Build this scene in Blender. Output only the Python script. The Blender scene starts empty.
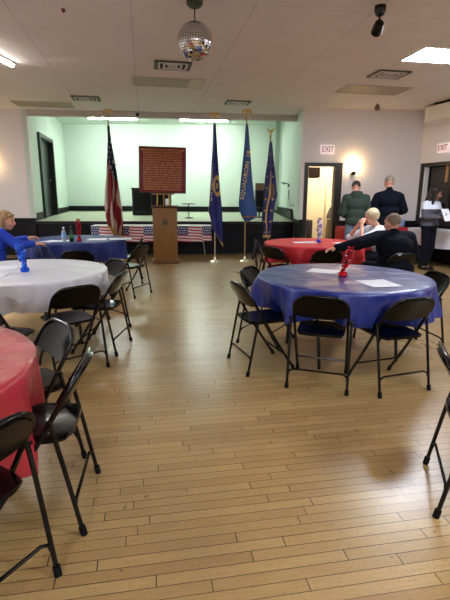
import bpy, bmesh, math, random
from mathutils import Vector, Matrix
random.seed(7)
R = math.radians
S = bpy.context.scene
COL = S.collection

# ------------------------------------------------------------------ materials
def lin(c):
    return tuple((v/255/12.92 if v/255 <= .04045 else ((v/255+.055)/1.055)**2.4) for v in c) + (1,)
_M = {}
def mat(name, c, rough=.5, metal=0, emit=None, bump=0, bscale=40, var=0, vscale=3, spec=.5, trans=0, coat=0, ior=1.45):
    if name in _M: return _M[name]
    m = bpy.data.materials.new(name); m.use_nodes = True
    nt = m.node_tree; b = nt.nodes['Principled BSDF']
    col = lin(c)
    b.inputs['Base Color'].default_value = col
    b.inputs['Roughness'].default_value = rough
    b.inputs['Metallic'].default_value = metal
    b.inputs['Specular IOR Level'].default_value = .15 if (rough >= .74 and spec == .5) else spec
    b.inputs['IOR'].default_value = ior
    b.inputs['Transmission Weight'].default_value = trans
    b.inputs['Coat Weight'].default_value = coat
    if emit:
        b.inputs['Emission Color'].default_value = lin(emit[0]); b.inputs['Emission Strength'].default_value = emit[1]
    tc = nt.nodes.new('ShaderNodeTexCoord')
    if var:
        n = nt.nodes.new('ShaderNodeTexNoise'); n.inputs['Scale'].default_value = vscale; n.inputs['Detail'].default_value = 5
        nt.links.new(tc.outputs['Object'], n.inputs['Vector'])
        mx = nt.nodes.new('ShaderNodeMix'); mx.data_type = 'RGBA'
        mx.inputs[6].default_value = tuple(x*(1-var) for x in col[:3])+(1,)
        mx.inputs[7].default_value = tuple(min(1, x*(1+var)) for x in col[:3])+(1,)
        nt.links.new(n.outputs['Fac'], mx.inputs[0]); nt.links.new(mx.outputs[2], b.inputs['Base Color'])
    if bump:
        n = nt.nodes.new('ShaderNodeTexNoise'); n.inputs['Scale'].default_value = bscale; n.inputs['Detail'].default_value = 4
        nt.links.new(tc.outputs['Object'], n.inputs['Vector'])
        bp = nt.nodes.new('ShaderNodeBump'); bp.inputs['Strength'].default_value = bump; bp.inputs['Distance'].default_value = .01
        nt.links.new(n.outputs['Fac'], bp.inputs['Height']); nt.links.new(bp.outputs['Normal'], b.inputs['Normal'])
    _M[name] = m; return m

class NT:
    """tiny node-graph writer"""
    def __init__(s, m): s.nt = m.node_tree; s.b = s.nt.nodes['Principled BSDF']
    def n(s, t, **k):
        x = s.nt.nodes.new(t)
        for a, v in k.items(): setattr(x, a, v)
        return x
    def put(s, sock, v):
        if hasattr(v, 'is_linked'): s.nt.links.new(v, sock)
        else: sock.default_value = v
    def m(s, op, a, b=0, c=0):
        x = s.n('ShaderNodeMath', operation=op); s.put(x.inputs[0], a); s.put(x.inputs[1], b); s.put(x.inputs[2], c); return x.outputs[0]
    def mix(s, f, a, b, mode='MIX'):
        x = s.n('ShaderNodeMix', data_type='RGBA', blend_type=mode); s.put(x.inputs[0], f); s.put(x.inputs[6], a); s.put(x.inputs[7], b); return x.outputs[2]
    def obj(s, rot=0):
        t = s.n('ShaderNodeTexCoord').outputs['Object']
        mp = s.n('ShaderNodeMapping'); mp.inputs['Rotation'].default_value = (0, 0, rot); s.nt.links.new(t, mp.inputs['Vector'])
        sp = s.n('ShaderNodeSeparateXYZ'); s.nt.links.new(mp.outputs[0], sp.inputs[0]); return mp.outputs[0], sp.outputs
    def rnd(s, x, y):
        c = s.n('ShaderNodeCombineXYZ'); s.put(c.inputs[0], x); s.put(c.inputs[1], y)
        w = s.n('ShaderNodeTexWhiteNoise', noise_dimensions='2D'); s.nt.links.new(c.outputs[0], w.inputs['Vector']); return w.outputs['Value']
    def noise(s, vec, sc, det=4, rough=.5):
        x = s.n('ShaderNodeTexNoise'); s.nt.links.new(vec, x.inputs['Vector']); x.inputs['Scale'].default_value = sc; x.inputs['Detail'].default_value = det; x.inputs['Roughness'].default_value = rough; return x.outputs['Fac']

def floor_material():
    m = mat('worn_maple_strips', (178, 148, 104), .3); g = NT(m)
    vec, o = g.obj(R(-10))
    v = g.m('DIVIDE', o[1], .057); row = g.m('FLOOR', v); fv = g.m('FRACT', v)
    u = g.m('ADD', g.m('DIVIDE', o[0], .78), g.m('MULTIPLY', g.rnd(row, 3.3), 7.0)); cell = g.m('FLOOR', u)
    # uneven board lengths: shift every end joint
    fu = g.m('FRACT', u)
    r = g.rnd(row, cell)
    c = g.mix(r, lin((166, 134, 84)), lin((184, 153, 99)))
    st = g.n('ShaderNodeMapping'); st.inputs['Scale'].default_value = (2, 40, 1); g.nt.links.new(vec, st.inputs['Vector'])
    grain = g.noise(st.outputs[0], 3, 5, .6)
    c = g.mix(g.m('MULTIPLY', g.m('SUBTRACT', grain, .3), .8), c, lin((112, 80, 46)))
    c = g.mix(g.m('MULTIPLY', g.m('GREATER_THAN', g.noise(vec, 70, 4, .7), .56), .22), c, lin((104, 78, 50)))
    big = g.noise(vec, .9, 4, .6)
    mr = g.n('ShaderNodeMapRange'); g.put(mr.inputs[0], big); mr.inputs[1].default_value = .42; mr.inputs[2].default_value = .68
    c = g.mix(g.m('MULTIPLY', mr.outputs[0], .42), c, lin((128, 102, 74)))
    sp = g.noise(vec, 16, 3, .5)
    spot = g.m('GREATER_THAN', sp, .71)
    c = g.mix(g.m('MULTIPLY', spot, .55), c, lin((60, 46, 34)))
    gap = g.m('MAXIMUM', g.m('LESS_THAN', fv, .065), g.m('LESS_THAN', fu, .006))
    gd = g.m('MULTIPLY', gap, g.m('ADD', .68, g.m('MULTIPLY', g.rnd(row, 9.1), .32)))
    c = g.mix(gd, c, lin((52, 36, 22)))
    g.nt.links.new(c, g.b.inputs['Base Color'])
    rr = g.m('ADD', .2, g.m('MULTIPLY', big, .22)); g.nt.links.new(rr, g.b.inputs['Roughness'])
    bp = g.n('ShaderNodeBump'); bp.inputs['Strength'].default_value = .25; bp.inputs['Distance'].default_value = .004
    h = g.m('SUBTRACT', g.m('ADD', g.m('MULTIPLY', g.noise(vec, 9, 3), .8), g.m('MULTIPLY', r, .35)), gap)
    g.nt.links.new(h, bp.inputs['Height']); g.nt.links.new(bp.outputs[0], g.b.inputs['Normal'])
    g.b.inputs['Specular IOR Level'].default_value = .7; g.b.inputs['Coat Weight'].default_value = .2; g.b.inputs['Coat Roughness'].default_value = .25
    return m

def ceiling_material():
    m = mat('ceiling_board', (206, 196, 190), .9); g = NT(m)
    vec, o = g.obj(R(-10))
    a = g.m('FRACT', g.m('DIVIDE', g.m('ADD', o[0], .088), 1.286)); b = g.m('FRACT', g.m('DIVIDE', g.m('ADD', o[1], .1), 2.58))
    ln = g.m('LESS_THAN', a, .008); l2 = g.m('LESS_THAN', b, .004)
    row = g.m('FLOOR', g.m('DIVIDE', o[1], .32)); b3 = g.m('LESS_THAN', g.m('FRACT', g.m('DIVIDE', o[1], .32)), .03)
    tick = g.m('MULTIPLY', b3, g.m('LESS_THAN', a, g.m('MULTIPLY', g.rnd(row, 1.7), .12)))
    f = g.m('MAXIMUM', g.m('MULTIPLY', ln, .35), g.m('MAXIMUM', g.m('MULTIPLY', l2, .2), g.m('MULTIPLY', tick, .3)))
    c = g.mix(f, g.mix(g.noise(vec, 2.2, 5), lin((210, 204, 201)), lin((224, 218, 216))), lin((96, 84, 78)))
    g.nt.links.new(c, g.b.inputs['Base Color'])
    bp = g.n('ShaderNodeBump'); bp.inputs['Strength'].default_value = .15; bp.inputs['Distance'].default_value = .01
    g.nt.links.new(g.noise(vec, 60, 3), bp.inputs['Height']); g.nt.links.new(bp.outputs[0], g.b.inputs['Normal'])
    return m

def flag_cloth_material():
    m = mat('flag_print_cloth', (230, 228, 225), .55); g = NT(m)
    vec, o = g.obj()
    u = g.m('FRACT', g.m('DIVIDE', g.m('ADD', o[0], 10), .7)); z = o[2]
    stripe = g.m('GREATER_THAN', g.m('FRACT', g.m('ADD', g.m('MULTIPLY', z, 14.5), g.m('MULTIPLY', u, .5))), .5)
    c = g.mix(stripe, lin((226, 222, 220)), lin((178, 44, 56)))
    canton = g.m('MULTIPLY', g.m('LESS_THAN', u, .52), g.m('GREATER_THAN', z, .535))
    sx = g.m('SUBTRACT', g.m('FRACT', g.m('MULTIPLY', u, 12)), .5); rw = g.m('FLOOR', g.m('MULTIPLY', z, 18))
    sx = g.m('SUBTRACT', g.m('FRACT', g.m('ADD', g.m('MULTIPLY', u, 12), g.m('MULTIPLY', rw, .5))), .5)
    sz = g.m('SUBTRACT', g.m('FRACT', g.m('MULTIPLY', z, 18)), .5)
    d = g.m('SQRT', g.m('ADD', g.m('MULTIPLY', sx, sx), g.m('MULTIPLY', sz, sz)))
    c2 = g.mix(g.m('LESS_THAN', d, .27), lin((36, 42, 104)), lin((225, 225, 230)))
    c = g.mix(canton, c, c2)
    c = g.mix(g.m('GREATER_THAN', z, .742), c, lin((228, 226, 226)))
    g.nt.links.new(c, g.b.inputs['Base Color']); return m

def vinyl(name, c, rough=.36, coat=0, cr_=.4):
    m = mat(name, c, rough, spec=.5, coat=coat); m.node_tree.nodes['Principled BSDF'].inputs['Coat Roughness'].default_value = cr_; g = NT(m); vec, o = g.obj(R(20))
    fx = g.m('ABSOLUTE', g.m('SUBTRACT', g.m('FRACT', g.m('DIVIDE', g.m('ADD', o[0], 5.0), .36)), .5))
    fy = g.m('ABSOLUTE', g.m('SUBTRACT', g.m('FRACT', g.m('DIVIDE', g.m('ADD', o[1], 5.1), .42)), .5))
    cr = g.m('MAXIMUM', g.m('LESS_THAN', fx, .02), g.m('LESS_THAN', fy, .017))
    vo = g.n('ShaderNodeTexVoronoi'); vo.inputs['Scale'].default_value = 4.5; g.nt.links.new(vec, vo.inputs['Vector'])
    h = g.m('ADD', g.m('ADD', g.m('MULTIPLY', g.noise(vec, 6, 4, .5), 1.2), g.m('MULTIPLY', vo.outputs['Distance'], 2.4)), g.m('MULTIPLY', cr, .4))
    bp = g.n('ShaderNodeBump'); bp.inputs['Strength'].default_value = .6; bp.inputs['Distance'].default_value = .02
    g.nt.links.new(h, bp.inputs['Height']); g.nt.links.new(bp.outputs[0], g.b.inputs['Normal']); return m

WALL = mat('painted_wall', (227, 221, 218), .85, bump=.05, bscale=30, var=.02)
STAGEWALL = mat('stage_wall_paint', (206, 220, 208), .8, bump=.05, bscale=30, var=.02)
STAGEFLOOR = mat('stage_floor_boards', (176, 182, 158), .45, var=.12, vscale=6)
BLACKP = mat('black_wainscot_paint', (13, 13, 17), .5, spec=.25, bump=.1, bscale=20)
DARKTRIM = mat('dark_trim', (11, 13, 14), .45, spec=.3)
DOORFRAME = mat('dark_brown_frame', (30, 24, 22), .4)
BLACKM = mat('black_enamel', (5, 5, 6), .16, spec=.4)
BLACKM2 = mat('black_enamel_panel', (4, 4, 5), .13, spec=.22)
RUBBER = mat('black_rubber', (16, 16, 16), .8)
STEEL = mat('brushed_steel', (170, 170, 172), .35, 1)
WHITEM = mat('white_enamel', (228, 228, 226), .4)
GOLD = mat('gold_metal', (214, 170, 86), .3, .9)
PAPER = mat('white_paper', (236, 238, 244), .7)
WOOD = mat('oak_lectern', (116, 78, 32), .45, var=.2, vscale=7)
CREAM = mat('cream_wall', (222, 211, 186), .8, var=.02)
BROWN = mat('brown_wood', (72, 48, 34), .5, var=.2)
PANEL = mat('table_laminate', (150, 140, 125), .5, var=.05)

# ------------------------------------------------------------------ mesh helpers
class MB:
    def __init__(s): s.bm = bmesh.new()
    def box(s, c, d, rot=0, bev=0, mi=0, rx=0, ry=0):
        b = bmesh.new(); bmesh.ops.create_cube(b, size=1)
        bmesh.ops.scale(b, vec=d, verts=b.verts)
        if bev: bmesh.ops.bevel(b, geom=b.edges[:], offset=bev, segments=2, affect='EDGES', profile=.5)
        M = Matrix.Translation(c) @ Matrix.Rotation(rot, 4, 'Z') @ Matrix.Rotation(rx, 4, 'X') @ Matrix.Rotation(ry, 4, 'Y')
        bmesh.ops.transform(b, matrix=M, verts=b.verts); s.merge(b, mi); return s
    def merge(s, b, mi=0):
        for f in b.faces: f.material_index = mi
        me = bpy.data.meshes.new('t'); b.to_mesh(me); s.bm.from_mesh(me); bpy.data.meshes.remove(me); b.free()
    def cyl(s, a, b, r1, r2=None, n=14, mi=0):
        a, b = Vector(a), Vector(b); r2 = r1 if r2 is None else r2
        q = bmesh.new(); L = (b-a).length
        bmesh.ops.create_cone(q, cap_ends=True, segments=n, radius1=r1, radius2=r2, depth=L)
        M = Matrix.Translation((a+b)/2) @ Vector((0, 0, 1)).rotation_difference((b-a).normalized()).to_matrix().to_4x4()
        bmesh.ops.transform(q, matrix=M, verts=q.verts); s.merge(q, mi); return s
    def ell(s, c, r, rot=None, n=16, mi=0):
        q = bmesh.new(); bmesh.ops.create_uvsphere(q, u_segments=n, v_segments=max(6, n*2//3), radius=1)
        M = Matrix.Translation(c) @ (rot.to_4x4() if rot else Matrix.Identity(4)) @ Matrix.Diagonal((*r, 1))
        bmesh.ops.transform(q, matrix=M, verts=q.verts); s.merge(q, mi); return s
    def cap(s, a, b, ra, rb=None, n=14):
        rb = ra if rb is None else rb
        s.cyl(a, b, ra, rb, n); s.ell(a, (ra,)*3, n=n); s.ell(b, (rb,)*3, n=n); return s
    def tube(s, pts, r, n=10, closed=False, mi=0):
        P = [Vector(p) for p in pts]; N = len(P); q = bmesh.new(); rings = []
        up = None
        for i in range(N):
            if closed: t = (P[(i+1) % N]-P[i-1]).normalized()
            else: t = (P[min(i+1, N-1)]-P[max(i-1, 0)]).normalized()
            if up is None:
                up = Vector((0, 0, 1)) if abs(t.z) < .9 else Vector((0, 1, 0))
            up = (up - t*up.dot(t)).normalized(); w = t.cross(up)
            rr = r[i] if isinstance(r, (list, tuple)) else r
            rings.append([q.verts.new(P[i]+up*rr*math.cos(2*math.pi*k/n)+w*rr*math.sin(2*math.pi*k/n)) for k in range(n)])
        for i in range(N if closed else N-1):
            A, B = rings[i], rings[(i+1) % N]
            for k in range(n): q.faces.new((A[k], A[(k+1) % n], B[(k+1) % n], B[k]))
        if not closed: q.faces.new(rings[0][::-1]); q.faces.new(rings[-1])
        s.merge(q, mi); return s
    def lathe(s, prof, c=(0, 0, 0), n=24, mi=0):
        q = bmesh.new(); rings = []
        for (r, z) in prof:
            rings.append([q.verts.new((c[0]+max(r, 1e-4)*math.cos(2*math.pi*k/n), c[1]+max(r, 1e-4)*math.sin(2*math.pi*k/n), c[2]+z)) for k in range(n)])
        for i in range(len(rings)-1):
            for k in range(n): q.faces.new((rings[i][k], rings[i][(k+1) % n], rings[i+1][(k+1) % n], rings[i+1][k]))
        q.faces.new(rings[0][::-1]); q.faces.new(rings[-1]); s.merge(q, mi); return s
    def grid(s, fn, nu, nv, thick=0, mi=None, cu=False):
        """fn(u,v) -> point, u,v in 0..1; mi(u,v) -> material index"""
        q = bmesh.new()
        V = [[q.verts.new(fn(i/nu, j/nv)) for j in range(nv+1)] for i in range(nu if cu else nu+1)]
        for i in range(nu):
            for j in range(nv):
                a = V[i]; b = V[(i+1) % len(V)]
                f = q.faces.new((a[j], b[j], b[j+1], a[j+1]))
                if mi: f.material_index = mi((i+.5)/nu, (j+.5)/nv)
        if thick:
            bmesh.ops.recalc_face_normals(q, faces=q.faces)
            bmesh.ops.solidify(q, geom=q.faces[:], thickness=thick)
        me = bpy.data.meshes.new('t'); q.to_mesh(me); s.bm.from_mesh(me); bpy.data.meshes.remove(me); q.free(); return s
    def prism(s, poly, z0, z1, mi=0):
        q = bmesh.new(); a = [q.verts.new((x, y, z0)) for x, y in poly]; b = [q.verts.new((x, y, z1)) for x, y in poly]
        n = len(poly); q.faces.new(a[::-1]); q.faces.new(b)
        for i in range(n): q.faces.new((a[i], a[(i+1) % n], b[(i+1) % n], b[i]))
        bmesh.ops.recalc_face_normals(q, faces=q.faces); s.merge(q, mi); return s
    def xf(s, M): bmesh.ops.transform(s.bm, matrix=M, verts=s.bm.verts); return s
    def build(s, name, mats, parent=None, smooth=True, ang=38, recalc=True):
        if recalc: bmesh.ops.recalc_face_normals(s.bm, faces=s.bm.faces)
        if smooth:
            for f in s.bm.faces: f.smooth = True
            for e in s.bm.edges:
                if len(e.link_faces) == 2 and e.calc_face_angle(0) > R(ang): e.smooth = False
        me = bpy.data.meshes.new(name); s.bm.to_mesh(me); s.bm.free()
        for m in (mats if isinstance(mats, (list, tuple)) else [mats]): me.materials.append(m)
        o = bpy.data.objects.new(name, me); COL.objects.link(o)
        if parent: o.parent = parent
        return o

def tag(o, label=None, cat=None, group=None, kind=None):
    if label: o['label'] = label
    if cat: o['category'] = cat
    if group: o['group'] = group
    if kind: o['kind'] = kind
    return o
def empty(name, loc=(0, 0, 0), rz=0, label=None, cat=None, group=None):
    o = bpy.data.objects.new(name, None); COL.objects.link(o); o.empty_display_size = .1
    o.location = loc; o.rotation_euler = (0, 0, rz); return tag(o, label, cat, group)
def struct(mb, name, m, **k):
    o = mb.build(name, m, **k); o['kind'] = 'structure'; return o
def copy_tree(o, parent=None):
    c = o.copy(); COL.objects.link(c); c.parent = parent
    for ch in list(o.children): copy_tree(ch, c)
    return c

CEIL = 3.39
A5 = R(5)
def onstage(x, dy=0):      # the line of the stage front
    return 11.48 + math.tan(A5)*x + dy

# ------------------------------------------------------------------ room shell
struct(MB().box((0, 5, -.05), (24, 30, .1)), 'floor', floor_material(), smooth=False)
struct(MB().prism([(-7.2, -4.2), (12.5, -4.2), (12.5, 10.95), (1.75, 11.25), (1.75, 11.75), (-4.66, 11.15), (-7.2, 10.95)], CEIL, CEIL+.1), 'ceiling', ceiling_material(), smooth=False)

def wall(name, a, b, z0, z1, m, th=.1, holes=(), side=1, low=None):
    """vertical wall from a to b; holes = (s0,s1,z0,z1) along it; th to the given side"""
    a = Vector((*a, 0)); b = Vector((*b, 0)); d = (b-a); L = d.length; d.normalize(); n = Vector((-d.y, d.x, 0))*side
    ang = math.atan2(d.y, d.x)
    def blk(mb, s0, s1, za, zb):
        if s1-s0 < .005 or zb-za < .005: return
        c = a + d*((s0+s1)/2) + n*(th/2); mb.box((c.x, c.y, (za+zb)/2), (s1-s0, th, zb-za), ang)
    mb = MB(); cuts = sorted(holes); s = 0
    for (h0, h1, ha, hb) in cuts:
        blk(mb, s, h0, z0, z1); blk(mb, h0, h1, z0, ha); blk(mb, h0, h1, hb, z1); s = h1
    blk(mb, s, L, z0, z1)
    return struct(mb, name, m, smooth=False)

WZ = .9
# frontal wall left of the stage
struct(MB().box((-5.92, onstage(-5.92, .06), (WZ+CEIL)/2), (2.54, .12, CEIL-WZ), A5), 'wall_front_left', WALL, smooth=False)
struct(MB().box((-5.92, onstage(-5.92, .05), WZ/2), (2.54, .14, WZ), A5), 'trim_1', BLACKP, smooth=False)
wall('wall_left', (-7.1, -4.1), (-7.1, 11), 0, CEIL, WALL)
wall('wall_behind', (12.4, -4.1), (-7.1, -4.1), 0, CEIL, WALL, side=1)
# frontal wall right of the stage, with the doorway
ra = R(4); RA = Vector((1.75, 10.765)); rd = Vector((math.cos(ra), math.sin(ra)))
def rw(s, off=0):
    p = RA + rd*s + Vector((-rd.y, rd.x))*off; return (p.x, p.y)
LEN = 2.85
d0, d1, dz = .16, .80, 2.14
mb = MB()
def rblk(mb, s0, s1, za, zb, th=.12, off=0):
    p = rw((s0+s1)/2, off+th/2); mb.box((p[0], p[1], (za+zb)/2), (s1-s0, th, zb-za), ra)
rblk(mb, 0, d0, WZ, CEIL); rblk(mb, d0, d1, dz, CEIL); rblk(mb, d1, LEN, WZ, CEIL)
struct(mb, 'wall_front_right', WALL, smooth=False)
mb = MB(); rblk(mb, 0, d0, 0, WZ, .14, -.01); rblk(mb, d1, LEN, 0, WZ, .14, -.01); rblk(mb, 0, d0-.08, WZ, WZ+.02, .15, -.02)
struct(mb, 'trim_2', BLACKP, smooth=False)
mb = MB()
rblk(mb, d0-.08, d0, 0, dz+.08, .18, -.03); rblk(mb, d1, d1+.17, 0, dz+.08, .18, -.03); rblk(mb, d0, d1, dz, dz+.08, .18, -.03)
struct(mb, 'door_frame', DOORFRAME, smooth=False)
# wall running back from that corner into the stage
wall('wall_stage_right', (1.75, 10.78), (1.78, 16.0), WZ, 3.95, STAGEWALL, th=.08, side=-1)
struct(MB().box((1.79, 11.1, WZ/2), (.08, .7, WZ)), 'trim_3', BLACKP, smooth=False)
# right wall with the serving hatch
c0 = Vector((4.57, 10.96)); wd = Vector((.324, -.946)).normalized(); wn = Vector((wd.y, -wd.x))  # wn: into the room (towards -x)
wn = Vector((-.946, -.324)).normalized(); wang = math.atan2(wd.y, wd.x)
def gblk(mb, s0, s1, za, zb, th=.12, off=0, bev=0):
    p = c0 + wd*((s0+s1)/2) - wn*(off+th/2); mb.box((p.x, p.y, (za+zb)/2), (s1-s0, th, zb-za), wang, bev)
h0, h1, hz0, hz1 = .16, 2.3, .98, 2.14
mb = MB(); gblk(mb, 0, h0, WZ, CEIL); gblk(mb, h0, h1, hz1, CEIL); gblk(mb, h1, 15.9, WZ, CEIL)
struct(mb, 'wall_right', WALL, smooth=False)
mb = MB(); gblk(mb, 0, 15.9, 0, WZ, .14, -.01)
struct(mb, 'trim_4', BLACKP, smooth=False)
w1 = empty('window_1'); w1['kind'] = 'structure'
mb = MB(); gblk(mb, h0-.09, h0, hz0-.14, hz1+.08, .18, -.03); gblk(mb, h1, h1+.09, hz0-.14, hz1+.08, .18, -.03); gblk(mb, h0, h1, hz1, hz1+.08, .18, -.03); gblk(mb, h0, h1, hz0-.14, hz0, .18, -.03)
mb.build('window_frame', DOORFRAME, w1, smooth=False)
mb = MB(); gblk(mb, h0, h0+.05, hz0, hz1, .1, 0)
mb.build('window_jamb', WHITEM, w1, smooth=False)
mb = MB()
for k in range(16): gblk(mb, h0+.1, h0+.62, hz0+.35+k*.05, hz0+.392+k*.05, .012, .12)
mb.build('louvre_shutter', mat('dark_slats', (46, 44, 48), .45), w1, smooth=False)
mb = MB(); gblk(mb, h0+.58, h0+.65, hz1-.36, hz1, .05, .07)
mb.build('hanging_board', mat('tan_board', (172, 128, 84), .5), w1, smooth=False)
mb = MB(); gblk(mb, h0+.68, h0+.76, hz0, hz1, .05, .06)
mb.build('window_post', DOORFRAME, w1, smooth=False)
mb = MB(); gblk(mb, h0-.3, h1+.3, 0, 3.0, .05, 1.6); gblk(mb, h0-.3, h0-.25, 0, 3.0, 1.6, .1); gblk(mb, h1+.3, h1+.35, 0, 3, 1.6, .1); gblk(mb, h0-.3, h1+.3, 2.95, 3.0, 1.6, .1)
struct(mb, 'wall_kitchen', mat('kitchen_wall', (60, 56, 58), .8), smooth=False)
ct = empty('kitchen_counter', label='pale counter top inside the dark serving hatch at the right edge', cat='counter')
mb = MB(); gblk(mb, h0-.1, h1, 1.0, 1.05, .5, .16, .008); mb.build('worktop', mat('pale_counter', (206, 200, 176), .4), ct)
mb = MB(); gblk(mb, h0-.1, h1, 0, 1.0, .44, .2); mb.build('base', WHITEM, ct, smooth=False)

# ------------------------------------------------------------------ room beyond the doorway
struct(MB().box((3.0, 13.2, 1.4), (2.3, .1, 2.8)), 'wall_side_room', CREAM, smooth=False)
struct(MB().box((1.93, 12.1, 1.4), (.06, 2.3, 2.8)), 'wall_side_room_left', CREAM, smooth=False)
struct(MB().box((4.1, 12.1, 1.4), (.08, 2.2, 2.8)), 'wall_side_room_right', CREAM, smooth=False)
struct(MB().box((3.0, 12.2, 2.83), (2.4, 2.3, .06)), 'ceiling_side_room', CREAM, smooth=False)
t = MB().box((2.13, 11.4, 2.02), (.28, .5, .24), 0, .01).build('wall_cabinet', BROWN); tag(t, 'dark brown box cabinet high inside the doorway, at its left', 'cabinet')
t = empty('base_cabinet', (3.0, 12.5, 0), 0, 'dark brown low cabinet with pale top seen through the doorway', 'cabinet')
MB().box((.1, 0, .42), (.5, .5, .84), 0, .008).build('body', BROWN, t); MB().box((.1, 0, .86), (.54, .54, .04), 0, .008).build('top', WHITEM, t)
t = MB().box((3.06, 12.6, 1.06), (.36, .3, .36), 0, .02).build('white_appliance', WHITEM); tag(t, 'white boxy appliance standing on the brown cabinet beyond the doorway', 'appliance')
t = MB().lathe([(.1, 0), (.09, .08), (.05, .2), (.015, .28)], (2.83, 12.3, .88)).build('table_lamp_shade', mat('grey_cone', (70, 72, 72), .5)); tag(t, 'dark grey cone shaped item on the cabinet inside the doorway', 'container')
t = MB().box((2.72, 11.05, 1.85), (.09, .22, .5), 0, .006).build('hanging_panel', BROWN); tag(t, 'brown wooden panel fixed inside the doorway at its upper right', 'panel')
t = MB().box((2.62, 12.0, 1.3), (.05, .05, 2.6), 0, .01).build('door_casing', mat('cream_gloss', (236, 224, 196), .4)); tag(t, None, None, kind='structure'); t.name = 'trim_5'
t = MB().box((2.03, 11.15, .45), (.14, .5, .9), 0, .01).build('trim_6', BROWN); t['kind'] = 'structure'

# ------------------------------------------------------------------ stage
SZ = .83
stg = MB().prism([(-4.66, onstage(-4.66)), (1.75, onstage(1.75)), (1.78, 16.0), (-5.5, 15.9)], SZ-.06, SZ)
for v in stg.bm.verts:
    if v.co.y > 13: v.co.z += .08
struct(stg, 'floor_stage', STAGEFLOOR, smooth=False)
def sblk(mb, x0, x1, za, zb, th, dy=0):
    x = (x0+x1)/2; mb.box((x, onstage(x, dy+th/2), (za+zb)/2), ((x1-x0)/math.cos(A5), th, zb-za), A5)
mb = MB(); sblk(mb, -4.66, 1.75, 0, SZ-.07, .08, .03)
for z in (.3, .55): sblk(mb, -4.66, 1.75, z-.008, z+.008, .02, .012)
for x in (-3.4, -2.1, -.9, .3, 1.2): sblk(mb, x-.01, x+.01, 0, SZ-.1, .02, .013)
struct(mb, 'wall_stage_front', mat('stage_front_black', (7, 8, 17), .45, spec=.25), smooth=False)
mb = MB(); sblk(mb, -4.66, 1.75, SZ-.07, SZ-.005, .06, -.02)
struct(mb, 'trim_7', mat('stage_nosing', (12, 12, 14), .5), smooth=False)
wall('wall_stage_back', (-5.5, 15.9), (1.8, 15.9), SZ, 3.95, STAGEWALL, side=1)
LW0 = Vector((-4.66, 11.07)); LW1 = Vector((-5.5, 15.95)); ld = (LW1-LW0).normalized(); lang = math.atan2(ld.y, ld.x)
D0, D1, DZ = .98, 2.75, 3.02
wall('wall_stage_left', LW0, LW1, SZ, 3.95, STAGEWALL, side=1, holes=[(D0, D1, SZ, DZ)])
struct(MB().prism([(-4.55, onstage(-4.55, .1)), (1.9, onstage(1.9, .1)), (1.9, 16.1), (-5.8, 16.1)], 3.78, 3.86), 'ceiling_stage', STAGEWALL, smooth=False)
mb = MB(); sblk(mb, -4.70, 1.75, 3.26, CEIL+.45, .16, 0)
struct(mb, 'wall_stage_header', mat('header_paint', (196, 188, 180), .8), smooth=False)
def lblk(mb, s0, s1, za, zb, th, off):
    n = Vector((ld.y, -ld.x)); p = LW0 + ld*((s0+s1)/2) + n*(off+th/2); mb.box((p.x, p.y, (za+zb)/2), (s1-s0, th, zb-za), lang)
mb = MB(); mb.box((-1.85, 15.87, 1.01), (7.2, .06, .17)); lblk(mb, .1, D0, SZ, 1.02, .03, 0); lblk(mb, D1, 4.9, SZ, 1.06, .03, 0)
mb.box((1.73, 13.9, 1.0), (.03, 4.0, .26))
struct(mb, 'baseboard_stage', DARKTRIM, smooth=False)
mb = MB(); lblk(mb, D0, D0+.1, SZ, DZ, .16, -.1); lblk(mb, D1-.1, D1, SZ, DZ, .16, -.1); lblk(mb, D0, D1, DZ-.1, DZ, .16, -.1)
d = empty('door_1'); d['kind'] = 'structure'
mb.build('door_frame', mat('dark_green_trim', (30, 40, 38), .4), d, smooth=False)
DG = mat('dark_green_door', (48, 56, 58), .4)
mb = MB(); lblk(mb, D0+.1, D0+.9, SZ, DZ-.1, .045, -.1)
for za, zb in ((1.0, 1.6), (1.75, 2.35), (2.45, 2.8)):
    for sa in (D0+.2, D0+.54): lblk(mb, sa, sa+.23, za, zb, .06, -.1)
mb.build('door_leaf', DG, d, smooth=False)
mb = MB(); lblk(mb, D0+.9, D1-.1, SZ, DZ-.1, .045, -.13); mb.build('door_leaf', mat('black_door', (14, 16, 17), .4), d, smooth=False)
mb = MB(); p = LW0+ld*(D0+.84); mb.ell((p.x+.07, p.y, 1.85), (.03, .03, .03)); mb.build('door_handle', STEEL, d)
mb = MB(); lblk(mb, D0-.2, D0-.1, 2.45, 2.6, .012, 0)
t = mb.build('wall_switch', WHITEM, smooth=False); tag(t, 'pale switch plate on the stage wall left of the dark door', 'switch')
# column in the stage corner
struct(MB().box((1.66, 15.1, 2.4), (.14, .14, 2.8)), 'trim_8', mat('grey_column', (160, 170, 160), .7), smooth=False)

# fluorescent battens under the stage ceiling
for i, (x, y) in enumerate(((-3.42, 14.35), (-.68, 14.6))):
    t = empty('strip_light', (x, y, 3.78), A5, 'lit fluorescent strip on the stage ceiling, %s' % ('behind the striped flag' if i == 0 else 'to the right of the red board'), 'strip light', 'stage strip lights')
    MB().box((0, 0, -.03), (1.5, .12, .06), 0, .006).build('housing', WHITEM, t)
    MB().box((0, 0, -.075), (1.45, .09, .03), 0, .01).build('tube_cover', mat('stage_tube_glow', (255, 255, 255), .5, emit=((244, 255, 246), 44)), t)

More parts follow.
